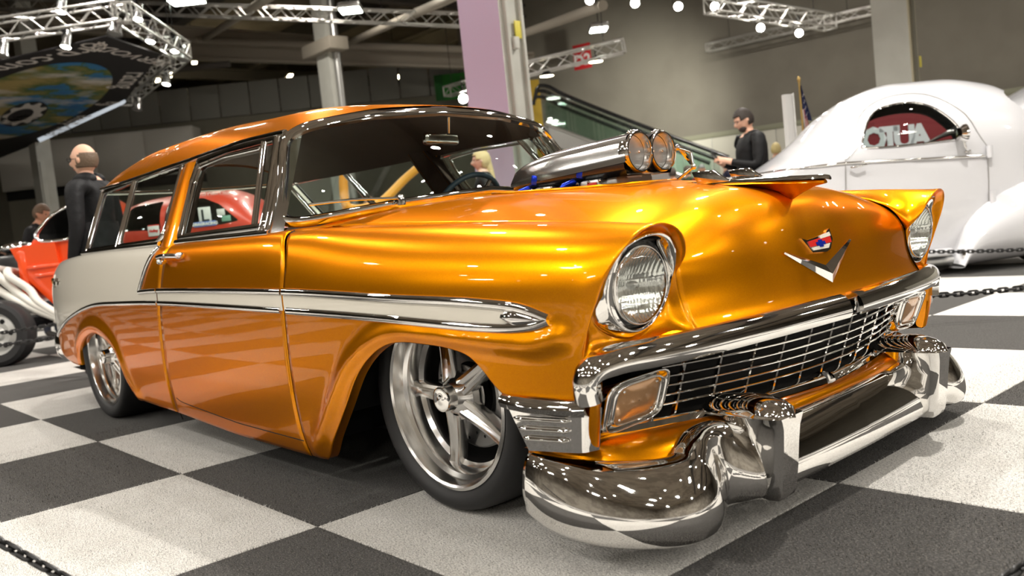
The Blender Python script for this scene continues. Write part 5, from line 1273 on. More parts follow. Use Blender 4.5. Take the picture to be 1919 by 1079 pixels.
# ================================================================== background cars
def Lp(x, d, z=0.):
    p_ = CAM[:2]+FH[:2]*d+RH[:2]*x; return (p_[0], p_[1], z)
ARH = math.atan2(RH[1], RH[0])
def shell(name, xs_, ztop, wid, zb, z0, mat, parent, cuts=(), pw=2.3, nseg=26, x0=0., tuck=.9, hollow=None):
    """closed lofted car body along local x; returns object and its skin grid."""
    rows = []
    for x in xs_:
        zt = float(ztop(x)); w_ = float(wid(x)); b = min(zb, zt-.12); r_ = [(w_*tuck, z0), (w_*.99, z0+(b-z0)*.35), (w_, z0+(b-z0)*.7), (w_*.99, b)]
        for k in range(1, nseg+1):
            th_ = PI/2*k/nseg; r_.append((w_*.99*abs(math.cos(th_))**(2/pw), b+(zt-b)*math.sin(th_)**(2/pw)))
        ring_ = [(x-x0, -y, z) for y, z in r_]+[(x-x0, y, z) for y, z in r_[-2::-1]]
        rows.append(ring_)
    G_ = np.array(rows); n, m = G_.shape[:2]
    F = gridf(n, m, False, True)+[tuple(range(m))[::-1], tuple((n-1)*m+k for k in range(m))]
    bm = bmesh.new(); vs = [bm.verts.new(v) for v in G_.reshape(-1, 3)]
    for f in F:
        try: bm.faces.new([vs[k] for k in f])
        except ValueError: pass
    bmesh.ops.remove_doubles(bm, verts=bm.verts, dist=1e-5); bmesh.ops.recalc_face_normals(bm, faces=bm.faces)
    me = bpy.data.meshes.new(name); bm.to_mesh(me); bm.free(); me.materials.append(mat); me.materials.append(DARK)
    o = bpy.data.objects.new(name, me); COL.objects.link(o); cutters = []
    if hollow:
        inner, _ = shell('cutter', np.linspace(hollow[0], hollow[1], 24), lambda x: float(ztop(x))-.05, lambda x: float(wid(x))-.04, zb, hollow[2], mat, None, (), pw, nseg, x0, 1.)
        inner.data.polygons.foreach_set('material_index', [1]*len(inner.data.polygons)); mdf = o.modifiers.new('cut', 'BOOLEAN'); mdf.operation = 'DIFFERENCE'; mdf.object = inner; mdf.solver = 'EXACT'; cutters.append(inner)
    for (poly, fn3, dep) in cuts:
        c = prism('cutter', poly, fn3, dep, DARK); c.data.materials.clear(); c.data.materials.append(mat); c.data.materials.append(DARK)
        c.data.polygons.foreach_set('material_index', [1]*len(c.data.polygons))
        mdf = o.modifiers.new('cut', 'BOOLEAN'); mdf.operation = 'DIFFERENCE'; mdf.object = c; mdf.solver = 'EXACT'; cutters.append(c)
    bpy.context.view_layer.update(); dg = bpy.context.evaluated_depsgraph_get()
    me2 = bpy.data.meshes.new_from_object(o.evaluated_get(dg)); o.modifiers.clear(); o.data = me2; me2.name = name
    me2.polygons.foreach_set('use_smooth', [True]*len(me2.polygons)); me2.set_sharp_from_angle(angle=math.radians(35))
    for c in cutters: bpy.data.objects.remove(c)
    o.parent = parent
    return o, G_
def skin_patch(name, G_, test, mat, parent, off=.004):
    n, m = G_.shape[:2]; V = G_.reshape(-1, 3).copy(); ctr = np.array([0, 0, .9]); F = [f for f in gridf(n, m, False, True) if test(V[list(f)].mean(0))]
    used = sorted(set(k for f in F for k in f)); mp_ = {k: i for i, k in enumerate(used)}
    return mk(name, V[used], [tuple(mp_[k] for k in f) for f in F], mat, parent)
def inpoly(p_, poly):
    x, y = p_; c = False
    for i in range(len(poly)):
        (x1, y1), (x2, y2) = poly[i], poly[i-1]
        if (y1 > y) != (y2 > y) and x < (x2-x1)*(y-y1)/(y2-y1)+x1: c = not c
    return c
# --- white coupe at right
X0 = 3.30; wc = thing('white_coupe', 'white rounded vintage coupe with raised hood at the right edge', 'car', Lp(X0, 8.05), ARH)
WHITEC = pbr('coupe_white', (.56, .56, .58), .28, 0, 1, .02)
ztop = fn((1.45, .52), (1.6, .64), (1.85, .82), (2.145, .965), (2.45, 1.10), (2.76, 1.30), (3.0, 1.506), (3.28, 1.646), (3.58, 1.715), (3.99, 1.712), (4.355, 1.645), (4.55, 1.54), (4.68, 1.40), (4.78, 1.24), (4.86, 1.12), (5.0, 1.08))
wid = fn((1.45, .42), (1.8, .56), (2.3, .66), (2.9, .71), (3.6, .72), (4.3, .70), (4.75, .62), (5.0, .55))
win = chaikin([(3.046-X0, 1.125), (3.06-X0, 1.20), (3.20-X0, 1.44), (3.42-X0, 1.50), (3.66-X0, 1.475), (3.84-X0, 1.30), (3.905-X0, 1.16), (3.86-X0, 1.125)], 2).tolist()
wsh = chaikin([(-.60, 1.19), (-.60, 1.30), (-.50, 1.50), (-.30, 1.535), (.30, 1.535), (.50, 1.50), (.60, 1.30), (.60, 1.19)], 2).tolist()
body, WG = shell('coupe_body', np.concatenate([np.linspace(1.45, 2.8, 22), np.linspace(2.85, 5.0, 40)]), ztop, wid, 1.0, .20, WHITEC, wc,
    [(win, lambda a, c, d: (a, d, c), (-1.2, -.2)), ([(q[0]*1.35+.42, q[1]) for q in win], lambda a, c, d: (a, d, c), (.2, 1.2)), (wsh, lambda a, c, d: (d, a, c), (4.10-X0, 5.4-X0))], x0=X0, hollow=(2.7, 4.62, .7))
for sg_ in (1, -1): skin_patch('side_glass', WG*np.array([1, .992, 1]), lambda p_: p_[1]*sg_ < 0 and inpoly((p_[0], p_[2]), win), GLASS, wc)
tube('window_bead', [(a, -float(wid(a+X0))*.99*(1-max(0, (c-1.0)/(float(ztop(a+X0))-1.0))**2.3)**(1/2.3)-.004, c) for a, c in win], .008, CHROME, wc, 6, True)
# belt moulding, shut lines, hinges, handle, mirror
def wside(x, z):
    zt = float(ztop(x)); b = min(1.0, zt-.12); w_ = float(wid(x))
    return -(w_*.99*(1-max(0, min(.999, (z-b)/(zt-b)))**2.3)**(1/2.3) if z > b else w_)
bx_ = np.linspace(2.0, 4.08, 40); bz_ = np.interp(bx_, [2.0, 2.9, 4.08], [1.025, 1.03, .967])
sweep('belt_moulding', [(x-X0, wside(x, z)-.004, z) for x, z in zip(bx_, bz_)], halfround(.010, .022), CHROME, wc, up=(0, -1, 0))
for pts in ([(2.905, 1.06), (2.89, .9), (2.876, .6), (2.88, .25)], [(3.02, 1.16), (2.96, 1.10), (2.91, 1.06)], [(4.10, 1.05), (4.09, .75), (4.075, .5)], [(3.0, 1.20), (3.12, 1.42), (3.34, 1.55), (3.7, 1.55), (3.95, 1.35), (4.04, 1.15), (4.10, 1.05)]):
    q = cr([(x, z, 0) for x, z in pts], 20); tube('shut_line', [(x-X0, wside(x, z)-.001, z) for x, z in q[:, :2]], .0045, SATIN, wc, 6)
for z in (1.0, .62): tube('hinge', [(4.10-X0, -.735, z-.05), (4.10-X0, -.735, z+.05)], .024, WHITEC, wc, 10)
tube('coupe_handle', cr([(2.93-X0, -.73, .985), (2.98-X0, -.755, .99), (3.06-X0, -.75, 1.0)], 8), .010, CHROME, wc, 8)
mr = bpy.data.objects.new('wing_mirror', None); link(mr, wc)
lathe('mirror_head', [(0, -.05), (.05, -.04), (.075, -.01), (.078, .01), (.07, .016), (0, .012)], CHROME, mr, 'x', 24, (3.86-X0, -.80, 1.17)); tube('mirror_arm', cr([(3.86-X0, -.78, 1.12), (3.89-X0, -.76, 1.05), (3.93-X0, -.72, 1.02)], 10), .010, CHROME, mr, 8); ellipsoid('mirror_base', (3.93-X0, -.715, 1.02), (.03, .012, .015), CHROME, mr, 10, 8)
# front fender, running board, raised hood
V = []; fx = np.linspace(3.76, 5.1, 26); ftop = fn((3.76, .09), (3.80, .24), (3.87, .41), (4.04, .575), (4.36, .72), (4.7, .78), (5.1, .70)); fb_ = fn((3.76, .05), (4.0, .07), (5.1, .10))
for x in fx:
    zt, zb_ = float(ftop(x)), float(fb_(x))
    for k in range(17):
        t = PI*k/16; V.append((x-X0, -.60-.27*math.sin(t)**.8*(1 if k else 1), zb_+(zt-zb_)*(1-math.cos(t))/2))
mk('coupe_fender', V, gridf(26, 17)+[tuple(range(17))], WHITEC, wc)
box('running_board', (3.05-X0, -.66, .20), (1.35, .24, .06), WHITEC, wc, .02); tube('exhaust_pipe', [(2.4-X0, -.60, .13), (3.82-X0, -.64, .11)], .045, SATIN, wc, 12)
tube('exhaust_tip', [(3.78-X0, -.78, .16), (3.86-X0, -.80, .17)], .05, CHROME, wc, 14)
hp_ = [[(4.16-X0, s*.52, 1.17+.06*(1-abs(s)**2)), (4.5-X0, s*.50, 1.31+.08*(1-abs(s)**2)), (5.1-X0, s*.42, 1.56+.1*(1-abs(s)**2))] for s in np.linspace(-1, 1, 9)]
hd = grid('raised_hood', np.array(hp_), WHITEC, wc); hd.modifiers.new('thickness', 'SOLIDIFY').thickness = .03
sd = mk('hood_side', [(4.17-X0, -.60, 1.14), (4.24-X0, -.60, 1.16), (4.52-X0, -.56, .78), (4.20-X0, -.62, .68), (4.17-X0, -.58, 1.14), (4.24-X0, -.58, 1.16), (4.52-X0, -.54, .78), (4.20-X0, -.60, .68)], [(0, 1, 2, 3), (7, 6, 5, 4), (0, 4, 5, 1), (1, 5, 6, 2), (2, 6, 7, 3), (3, 7, 4, 0)], WHITEC, wc, False)
for x in (2.35, 4.62):
    lathe('coupe_tyre', [(.20, 0), (.30, -.01), (.33, .04), (.33, .18), (.30, .22), (.2, .2)], RUBBER, wc, 'y', 32, (x-X0, -.70, .33)); lathe('coupe_wheel', [(.20, .02), (.15, .05), (.05, .03), (0, .02)], CHROME, wc, 'y', 32, (x-X0, -.70, .33))
tube('wiper_cowl', [(4.72-X0, -.35, 1.22), (4.62-X0, -.10, 1.33)], .010, CHROME, wc, 6)
# red banner placed behind the coupe so reversed letters show through its side window
rbn = thing('red_banner', 'dark red banner with big white AUTO letters behind the white coupe', 'banner', Lp(4.45, 9.6), ARH)
box('banner_cloth', (0, 0, 1.12), (1.30, .03, 1.04), pbr('banner_red', (.20, .010, .016), .6), rbn, .004)
LTM = pbr('letter_grey', (.70, .72, .76), .6)
for k, (ch, u, v) in enumerate((('O', 1633, 254), ('T', 1663, 252), ('U', 1690, 250), ('A', 1719, 247))):
    q = at(u, v, 9.57)-CAM; text('banner_letter', ch, .34, (float(q@RH)-4.45, -.02, float(q[2]+CAM[2])-.06), LTM, rbn, .004, (1, 0, 0), (0, 0, 1), bold=.016)
for x in (-.62, .62): box('banner_pole', (x, .03, .80), (.04, .04, 1.60), SATIN, rbn, .005)
# --- red race car behind the wagon
XR = -2.8; rc = thing('race_car', 'red race coupe with sponsor stickers seen through the wagon side windows', 'car', Lp(XR, 8.5), ARH)
REDC = pbr('race_red', (.46, .035, .012), .35, 0, .5, .05)
zt2 = fn((-3.74, .80), (-3.70, 1.02), (-3.62, 1.22), (-3.48, 1.36), (-3.28, 1.41), (-2.887, 1.43), (-2.615, 1.43), (-2.44, 1.37), (-2.28, 1.22), (-2.15, 1.08), (-1.9, 1.02), (-1.2, .97), (-.6, .85), (-.4, .6))
wd2 = fn((-3.74, .60), (-3.6, .68), (-3.2, .72), (-2.4, .72), (-1.2, .70), (-.4, .55))
wl_ = chaikin(insert([(-3.46-XR, 1.11), (-3.38-XR, 1.33), (-3.09-XR, 1.355), (-3.06-XR, 1.09)]), 2).tolist(); wr_ = chaikin(insert([(-2.975-XR, 1.085), (-2.95-XR, 1.355), (-2.72-XR, 1.345), (-2.55-XR, 1.27), (-2.36-XR, 1.10), (-2.5-XR, 1.08)]), 2).tolist()
rb_, RG_ = shell('race_body', np.linspace(-3.74, -.4, 60), zt2, wd2, 1.02, .18, REDC, rc, [(wl_, lambda a, c, d: (a, d, c), (-1.2, 1.2)), (wr_, lambda a, c, d: (a, d, c), (-1.2, 1.2))], x0=XR)
rg = skin_patch('race_glass', RG_*np.array([1, .99, 1]), lambda p_: p_[1] < 0 and (inpoly((p_[0], p_[2]), wl_) or inpoly((p_[0], p_[2]), wr_)), glass('smoked_glass', (.55, .60, .52), .02, 1.5), rc)
def rside(x, z):
    zt = float(zt2(x)); b = min(1.02, zt-.12); return -(float(wd2(x))*.99*(1-max(0, min(.999, (z-b)/(zt-b)))**2.3)**(1/2.3))
def sticker(name, x, z, w_, h, mat, txt=None, tm=None, sz=.08):
    y = rside(x, z)-.012; box(name, (x-XR, y, z), (w_, .004, h), mat, rc, .001)
    if txt: text('sticker_text', txt, sz, (x-XR, y-.004, z), tm, rc, .001, (1, 0, 0), (0, 0, 1), bold=.002)
PW = pbr('sticker_white', (.75, .75, .72), .5); PK = pbr('sticker_black', (.02, .03, .03), .5)
sticker('sticker', -2.90, 1.135, .20, .10, PW, 'SAGS', PK, .085); sticker('sticker', -2.66, 1.17, .11, .16, PW, 'L', PK, .15); sticker('sticker', -2.66, 1.10, .20, .045, pbr('sticker_blue', (.12, .2, .5), .5), 'DRAGRACING', PW, .035); sticker('sticker', -2.80, 1.22, .06, .06, bpy.data.materials['sticker_blue'])
sticker('sticker', -2.52, 1.19, .07, .06, PW); sticker('sticker', -2.47, 1.13, .08, .05, pbr('sticker_green', (.2, .4, .3), .5)); sticker('sticker', -3.12, 1.085, .10, .09, PW, 'Holley', RED, .03); sticker('sticker', -3.12, 1.125, .10, .03, RED)
text('roof_script', 'in memory of Ollie Olsson', .05, (-2.72-XR, rside(-2.72, 1.375)-.012, 1.375), PW, rc, .001, (1, 0, 0), (0, 0, 1)); text('race_number', 'C', .16, (-2.98-XR+.02, rside(-3.0, 1.22)-.012, 1.24), PW, rc, .001, (1, 0, 0), (0, 0, 1))
for s in (-3.02,): tube('race_shut_line', [(s-XR, rside(s, z)-.002, z) for z in np.linspace(.3, 1.38, 20)], .006, DARK, rc, 6)
for x in (-3.25, -1.25):
    lathe('race_tyre', [(.20, 0), (.31, -.01), (.33, .04), (.33, .2), (.30, .24), (.2, .22)], RUBBER, rc, 'y', 32, (x-XR, -.74, .33)); lathe('race_wheel', [(.20, .02), (.15, .05), (.05, .03), (0, .02)], STEEL, rc, 'y', 32, (x-XR, -.74, .33))
# --- orange-red hot rod at the left edge
XH = -4.6; hr = thing('hot_rod', 'orange-red hot rod with white exhaust headers at the left edge', 'car', Lp(XH, 8.9), ARH)
HOT = pbr('hot_orange', (.80, .075, .008), .28, 0, 1, .03)
zt3 = fn((-4.66, 1.02), (-4.60, 1.12), (-4.45, 1.36), (-4.3, 1.47), (-4.1, 1.53), (-3.95, 1.50), (-3.86, 1.35), (-3.80, 1.0)); wd3 = fn((-4.66, .50), (-4.3, .56), (-4.0, .58), (-3.80, .5))
wsc = chaikin([(-.44, 1.10), (-.42, 1.30), (-.30, 1.42), (.30, 1.42), (.42, 1.30), (.44, 1.10)], 2).tolist(); sdc = chaikin([(-4.52-XH, 1.10), (-4.40-XH, 1.34), (-4.22-XH, 1.44), (-4.02-XH, 1.46), (-3.96-XH, 1.12)], 2).tolist()
hb_, HG = shell('rod_body', np.linspace(-4.66, -3.80, 36), zt3, wd3, 1.08, .60, HOT, hr, [(sdc, lambda a, c, d: (a, d, c), (-1.2, 1.2))], x0=XH, tuck=.7)
tube('screen_frame', [(a, -.585*(1-max(0, (c-1.08)/(float(zt3(a+XH))-1.07))**2.3)**(1/2.3) if c < float(zt3(a+XH)) else -.2, c) for a, c in sdc], .016, CHROME, hr, 8, True)
# firewall and engine bay side, boxy pressed panel
box('firewall_panel', (-4.62-XH, -.20, .80), (.10, .80, .52), HOT, hr, .04); box('pressed_rib', (-4.40-XH, -.60, .88), (.34, .03, .035), HOT, hr, .012); box('pressed_rib', (-4.36-XH, -.60, .80), (.30, .03, .035), HOT, hr, .012)
mk('cowl_panel', [(-4.72-XH, -.58, 1.08), (-4.28-XH, -.60, 1.10), (-4.24-XH, -.60, .55), (-4.36-XH, -.60, .50), (-4.60-XH, -.58, .78), (-4.72-XH, -.50, 1.08), (-4.28-XH, -.50, 1.10), (-4.24-XH, -.50, .55), (-4.36-XH, -.50, .50), (-4.60-XH, -.50, .78)], [(0, 1, 2, 3, 4), (9, 8, 7, 6, 5), (0, 5, 6, 1), (1, 6, 7, 2), (2, 7, 8, 3), (3, 8, 9, 4), (4, 9, 5, 0)], HOT, hr, False)
HWH = pbr('header_white', (.72, .70, .64), .45)
for k in range(3):
    z = .93-.03*k; x = -5.02+.12*k
    tube('exhaust_header', cr([(x-XH, -.38, z-.02), (x-XH+.02, -.60, z), (x-XH+.10, -.70, z-.06), (x-XH+.17+.04*k, -.68, z-.20), (-4.55-XH+.05*k, -.72, .52+.02*k), (-4.26-XH+.02*k, -.70, .36)], 26), .038, HWH, hr, 10)
tube('header_collector', [(-4.30-XH, -.70, .38), (-4.08-XH, -.70, .27)], .062, HWH, hr, 12)
box('engine_block', (-4.95-XH, -.1, .78), (.6, .5, .5), BLACK, hr, .05); ellipsoid('air_cleaner', (-4.92-XH, -.1, 1.10), (.16, .16, .06), CHROME, hr); box('frame_rail', (-4.6-XH, -.42, .36), (1.5, .08, .12), BLACK, hr, .02)
for (x, y) in ((-4.74, -.98),):
    lathe('rod_tyre', [(.19, .01), (.20, -.005), (.26, -.015), (.295, .0), (.305, .03), (.305, .15), (.29, .18), (.19, .17)], RUBBER, hr, 'y', 40, (x-XH, y, .305)); lathe('rod_wheel', [(.195, .0), (.185, .01), (.165, .05), (.12, .03), (.07, .045), (.05, .02), (0, .015)], pbr('wheel_grey', (.55, .55, .53), .4, .5), hr, 'y', 40, (x-XH, y, .305))
    for k in range(6): a = k*PI/3; ellipsoid('wheel_slot', (x-XH+.125*math.cos(a), y+.034, .305+.125*math.sin(a)), (.024, .008, .024), DARK, hr, 10, 6)
    tube('axle', [(x-XH, y+.1, .305), (x-XH, .5, .305)], .03, BLACK, hr, 8)
# orange boom seen through the wagon's windshield, pale kiosk wall
ob = thing('orange_frame', 'orange bent frame bar seen through the windshield', 'frame', (0, 0, 0))
q = [at(646, 300, 10.5), at(644, 350, 10.5), at(652, 388, 10.5), at(700, 386, 10.5), at(765, 330, 11), at(860, 250, 11.5)]; OBM = pbr('frame_orange', (.80, .36, .03), .45)
tube('frame_bar', cr(q, 40), .055, OBM, ob, 10); tube('frame_leg', [q[1], (q[1][0], q[1][1], 0)], .05, OBM, ob, 8); tube('frame_leg', [q[3], (q[3][0], q[3][1], 0)], .05, OBM, ob, 8)
# ================================================================== people
def skin_mesh(nodes, edges, root, mats, face_mat):
    names = list(nodes); idx = {n: i for i, n in enumerate(names)}
    me = bpy.data.meshes.new('body'); me.from_pydata([nodes[n][0] for n in names], [(idx[a], idx[b]) for a, b in edges], [])
    o = bpy.data.objects.new('body', me); COL.objects.link(o)
    o.modifiers.new('skin', 'SKIN'); sv_ = me.skin_vertices[0].data
    for n in names:
        r = nodes[n][1]; sv_[idx[n]].radius = r if isinstance(r, tuple) else (r, r); sv_[idx[n]].use_root = (n == root)
    ss = o.modifiers.new('sub', 'SUBSURF'); ss.levels = 2; ss.render_levels = 2
    bpy.context.view_layer.update(); dg = bpy.context.evaluated_depsgraph_get()
    m2 = bpy.data.meshes.new_from_object(o.evaluated_get(dg)); bpy.data.objects.remove(o)
    m2.materials.clear()
    for m_ in mats: m2.materials.append(m_)
    E_ = [(np.array(nodes[a][0]), np.array(nodes[b][0]), face_mat(a, b)) for a, b in edges]
    A_ = np.array([e[0] for e in E_]); B_ = np.array([e[1] for e in E_]); MI = [e[2] for e in E_]; D_ = B_-A_; DD_ = (D_**2).sum(1)+1e-9
    mi = []
    for p_ in m2.polygons:
        c = np.array(p_.center); t = np.clip(((c-A_)*D_).sum(1)/DD_, 0, 1); d = np.linalg.norm(A_+D_*t[:, None]-c, axis=1); mi.append(MI[int(np.argmin(d))])
    m2.polygons.foreach_set('material_index', mi); m2.polygons.foreach_set('use_smooth', [True]*len(m2.polygons))
    return m2
def mat_once(n, c, r): return bpy.data.materials.get(n) or pbr(n, c, r)
def head_grid(sc):
    V = []; n, m = 32, 40
    for i in range(n+1):
        th_ = PI*i/n
        for j in range(m):
            a = 2*PI*j/m; x, y, z = .098*math.sin(th_)*math.cos(a), .077*math.sin(th_)*math.sin(a), .120*math.cos(th_)
            if z < 0:
                q = (-z/.12)**1.5; y *= 1-.30*q
                x = x*(1-.10*q) if x > 0 else x*(1-.35*q)
            if x > 0 and sc < 1.01:
                x += .030*math.exp(-(y/.012)**2)*math.exp(-((z+.020)/.024)**2)-.011*math.exp(-((abs(y)-.032)/.016)**2)*math.exp(-((z-.012)/.013)**2)+.006*math.exp(-((z-.035)/.012)**2)+.007*math.exp(-(y/.022)**2)*math.exp(-((z+.095)/.02)**2)
            y += math.copysign(.018, y)*math.exp(-((x+.006)/.018)**2)*math.exp(-((z+.004)/.030)**2) if sc < 1.01 else 0
            V.append((.012+x*sc, y*sc, 1.635+z*sc))
    return np.array(V), gridf(n+1, m, False, True)
def person(label, x, d, heading, h=1.76, skin=(.62, .36, .25), top=(.006, .006, .007), pants=(.02, .025, .04), hair=(.05, .03, .02), style='short', arms='down', head=(0, 0), group=None, build=1., extras=None, fat=1.):
    """stands at lateral x, depth d; heading in radians from the image-right direction (pi = facing left)."""
    t = thing('person', label, 'person', Lp(x, d), ARH+heading, group); k = h/1.76
    # arms: positions in local frame, x forward, y left
    N = {'pelvis': ((0, 0, .96), (.15*fat, .12*fat)), 'waist': ((0, 0, 1.10), (.145*fat, .115*fat)), 'chest': ((.0, 0, 1.30), (.165*fat, .125*fat)), 'collar': ((-.01, 0, 1.44), (.10, .085)), 'neck': ((.005, 0, 1.50), .060), 'skull': ((.012, 0, 1.585), .056)}
    E_ = [('pelvis', 'waist'), ('waist', 'chest'), ('chest', 'collar'), ('collar', 'neck'), ('neck', 'skull')]
    for s, n in ((1, 'l'), (-1, 'r')):
        N['sh'+n] = ((-.01, s*.19*build, 1.42), .068*fat)
        if arms == 'down': el, wr, hdn = (-.03, s*.25, 1.14), (.04, s*.26, .90), (.06, s*.25, .80)
        elif arms == 'hold': el, wr, hdn = (.04, s*.25, 1.13), (.27, s*.13, 1.20), (.36, s*.06, 1.24)
        else: el, wr, hdn = (-.06, s*.27, 1.15), (.10, s*.20, .98), (.16, s*.14, .95)
        N['el'+n] = (el, .052*fat); N['wr'+n] = (wr, .036); N['pa'+n] = (hdn, (.034, .018))
        E_ += [('collar', 'sh'+n), ('sh'+n, 'el'+n), ('el'+n, 'wr'+n), ('wr'+n, 'pa'+n)]
        dv = np.array(hdn)-np.array(wr); dv /= np.linalg.norm(dv); sd_ = np.cross(dv, [0, s*1., .2]); sd_ /= np.linalg.norm(sd_)+1e-9; cu_ = np.cross(dv, sd_)
        for f, (o_, ln) in enumerate(((-.027, .070), (-.009, .080), (.009, .076), (.027, .060))):
            b = np.array(hdn)+sd_*o_; m1_ = b+dv*ln*.55+cu_*.008; e1 = m1_+dv*ln*.35+cu_*.022
            N['f%d%s' % (f, n)] = (tuple(m1_), .0095); N['g%d%s' % (f, n)] = (tuple(e1), .008); E_ += [('pa'+n, 'f%d%s' % (f, n)), ('f%d%s' % (f, n), 'g%d%s' % (f, n))]
        b = np.array(wr)*.5+np.array(hdn)*.5+sd_*-.04; N['t'+n] = (tuple(b+dv*.03), .010); N['u'+n] = (tuple(b+dv*.065+cu_*.012), .009); E_ += [('pa'+n, 't'+n), ('t'+n, 'u'+n)]
        N['hip'+n] = ((0, s*.095, .90), .10*fat); N['kn'+n] = ((.02, s*.105, .50), .066); N['an'+n] = ((-.02, s*.11, .10), .045); N['to'+n] = ((.15, s*.13, .045), .040)
        E_ += [('pelvis', 'hip'+n), ('hip'+n, 'kn'+n), ('kn'+n, 'an'+n), ('an'+n, 'to'+n)]
    # turn the head
    ca, sa = math.cos(head[0]), math.sin(head[0]); cp, sp_ = math.cos(head[1]), math.sin(head[1])
    def hturn(p_):
        v = np.array(p_)-np.array([.005, 0, 1.51]); v = np.array([v[0]*cp+v[2]*sp_, v[1], -v[0]*sp_+v[2]*cp]); v = np.array([v[0]*ca-v[1]*sa, v[0]*sa+v[1]*ca, v[2]]); return tuple(v+np.array([.005, 0, 1.51]))
    N['skull'] = (hturn(N['skull'][0]), N['skull'][1])
    N = {n: (tuple(np.array(p_)*k), (tuple(np.array(r)*k) if isinstance(r, tuple) else r*k)) for n, (p_, r) in N.items()}
    SK = {'skull', 'crown', 'nose', 'brow', 'chin', 'neck'}
    def fm_(a, b):
        if b in SK or b[:2] == 'ea' or b[:2] == 'pa' or (b[0] in 'fgtu' and b[:2] != 'to'): return 0
        if b[:3] == 'hip' or b[:2] == 'kn' or b[:2] == 'an': return 2
        if b[:2] == 'to': return 3
        return 1
    uid = str(len(bpy.data.materials)); mats = [pbr('skin_'+uid, skin, .5, bump=(40, .05, .002)), pbr('top_'+uid, top, .6, spec=.25, bump=(14, .5, .02)), pbr('pants_'+uid, pants, .8, bump=(30, .3, .01)), pbr('shoe_'+uid, (.015, .012, .01), .5)]
    me = skin_mesh(N, E_, 'pelvis', mats, fm_); body_ = bpy.data.objects.new('body', me); link(body_, t)
    def H_(p_): return np.array(hturn(p_))*k
    HM = pbr('hair_'+uid, hair, .6, bump=(60, .6, .01))
    HV, HF = head_grid(1.); bm = bmesh.new(); bm.from_mesh(me); vs = [bm.verts.new(tuple(H_(p_))) for p_ in HV]
    for f in HF:
        try: fc = bm.faces.new([vs[i] for i in f]); fc.material_index = 0; fc.smooth = True
        except ValueError: pass
    bm.to_mesh(me); bm.free()
    for s in (1, -1):
        ellipsoid('eye', H_((.094, s*.031, 1.647)), (.008*k, .012*k, .007*k), mat_once('eye_dark', (.03, .02, .02), .2), t, 10, 6)
    ellipsoid('mouth', H_((.096, 0, 1.572)), (.007*k, .022*k, .005*k), mat_once('lip', (.35, .12, .10), .5), t, 10, 6)
    HV2, HF2 = head_grid(1.035 if style == 'bald' else 1.075)
    def keep(f):
        x, y, z = HV2[list(f)].mean(0)-np.array([.012, 0, 1.635])
        if style == 'bald': return -.055 < z < .048 and x < .022-.9*max(0, z) and abs(y) > -1
        if style == 'cap': return z > .035
        lo = .062 if x > .055 else (.01 if x > .0 else (-.085 if style in ('bun', 'long') else -.06))
        return z > lo
    hc = mk('hair', [tuple(H_(p_)) for p_ in HV2], [f for f in HF2 if keep(f)], HM, t); hc.modifiers.new('thickness', 'SOLIDIFY').thickness = .006
    if style == 'bun': ellipsoid('hair_bun', H_((-.04, 0, 1.775)), (.045*k, .045*k, .04*k), HM, t); tube('hair_length', [H_((-.055, .0, 1.62)), H_((-.075, 0, 1.50)), H_((-.085, 0, 1.40))], .045*k, HM, t, 10)
    if extras: extras(t, H_, k, mats[1])
    return t
GREY = pbr('lining_grey', (.30, .31, .33), .7); SPEC = pbr('spectacles', (.02, .02, .02), .3)
def specs(t, H_, k, tm=None):
    for s in (1, -1):
        tube('spectacle_rim', [H_((.112, s*.035+.024*math.cos(a), 1.645+.017*math.sin(a))) for a in np.linspace(0, 2*PI, 14, endpoint=False)], .0022, SPEC, t, 5, True); tube('spectacle_arm', [H_((.108, s*.056, 1.648)), H_((.0, s*.082, 1.64))], .0025, SPEC, t, 5)
def bald_extra(t, H_, k, tm):
    specs(t, H_, k)
    for s in (1, -1): ellipsoid('stand_collar', (-.005, s*.05, 1.485*k), (.095, .055, .055), tm, t, 14, 8)
    V = [(.135, -.06, 1.42*k), (.150, -.02, 1.36*k), (.178, -.03, 1.10*k), (.16, -.04, .88*k), (.14, -.10, .88*k), (.155, -.12, 1.10*k), (.128, -.13, 1.36*k)]
    mk('jacket_lining', V+[(v[0]-.05, v[1], v[2]) for v in V], [tuple(range(7)), tuple(range(13, 6, -1))]+[(i, i+7, (i+1) % 7+7, (i+1) % 7) for i in range(7)], GREY, t, True, 40)
    box('hi_vis_tab', (.11, -.20, 1.22*k), (.05, .02, .06), pbr('hi_vis', (.45, .75, .03), .5), t, .005); box('hi_vis_tab', (.02, -.20, .90*k), (.03, .02, .05), bpy.data.materials['hi_vis'], t, .005)
    V, F = [], []       # jacket skirt
    for i in range(7):
        z = 1.16-.055*i
        for j in range(20): a = 2*PI*j/20; V.append(((.150+.010*i*.6)*math.cos(a), (.195+.006*i)*math.sin(a), z*k))
    o = mk('jacket_skirt', V, gridf(7, 20, False, True), tm, t)
person('bald man in glasses and black jacket standing beside the wagon tail', -3.06, 6.55, PI-.15, 1.74, style='bald', hair=(.10, .065, .04), arms='down', extras=bald_extra, fat=1.12, build=1.08)
def leather_extra(t, H_, k, tm):
    specs(t, H_, k)
    # beard
    ellipsoid('beard', H_((.060, 0, 1.560)), (.044, .056, .040), pbr('beard', (.03, .02, .015), .7), t, 14, 8); ellipsoid('stand_collar', (-.01, 0, 1.475*k), (.085, .085, .035), tm, t, 14, 8)
    box('phone', (.40, 0, 1.27*k), (.015, .075, .14), BLACK, t, .006, (0, .6, 0))
    V = []
    for i in range(6):
        z = 1.14-.06*i
        for j in range(20): a = 2*PI*j/20; V.append(((.155+.006*i)*math.cos(a), (.20+.004*i)*math.sin(a), z*k))
    mk('jacket_skirt', V, gridf(6, 20, False, True), tm, t)
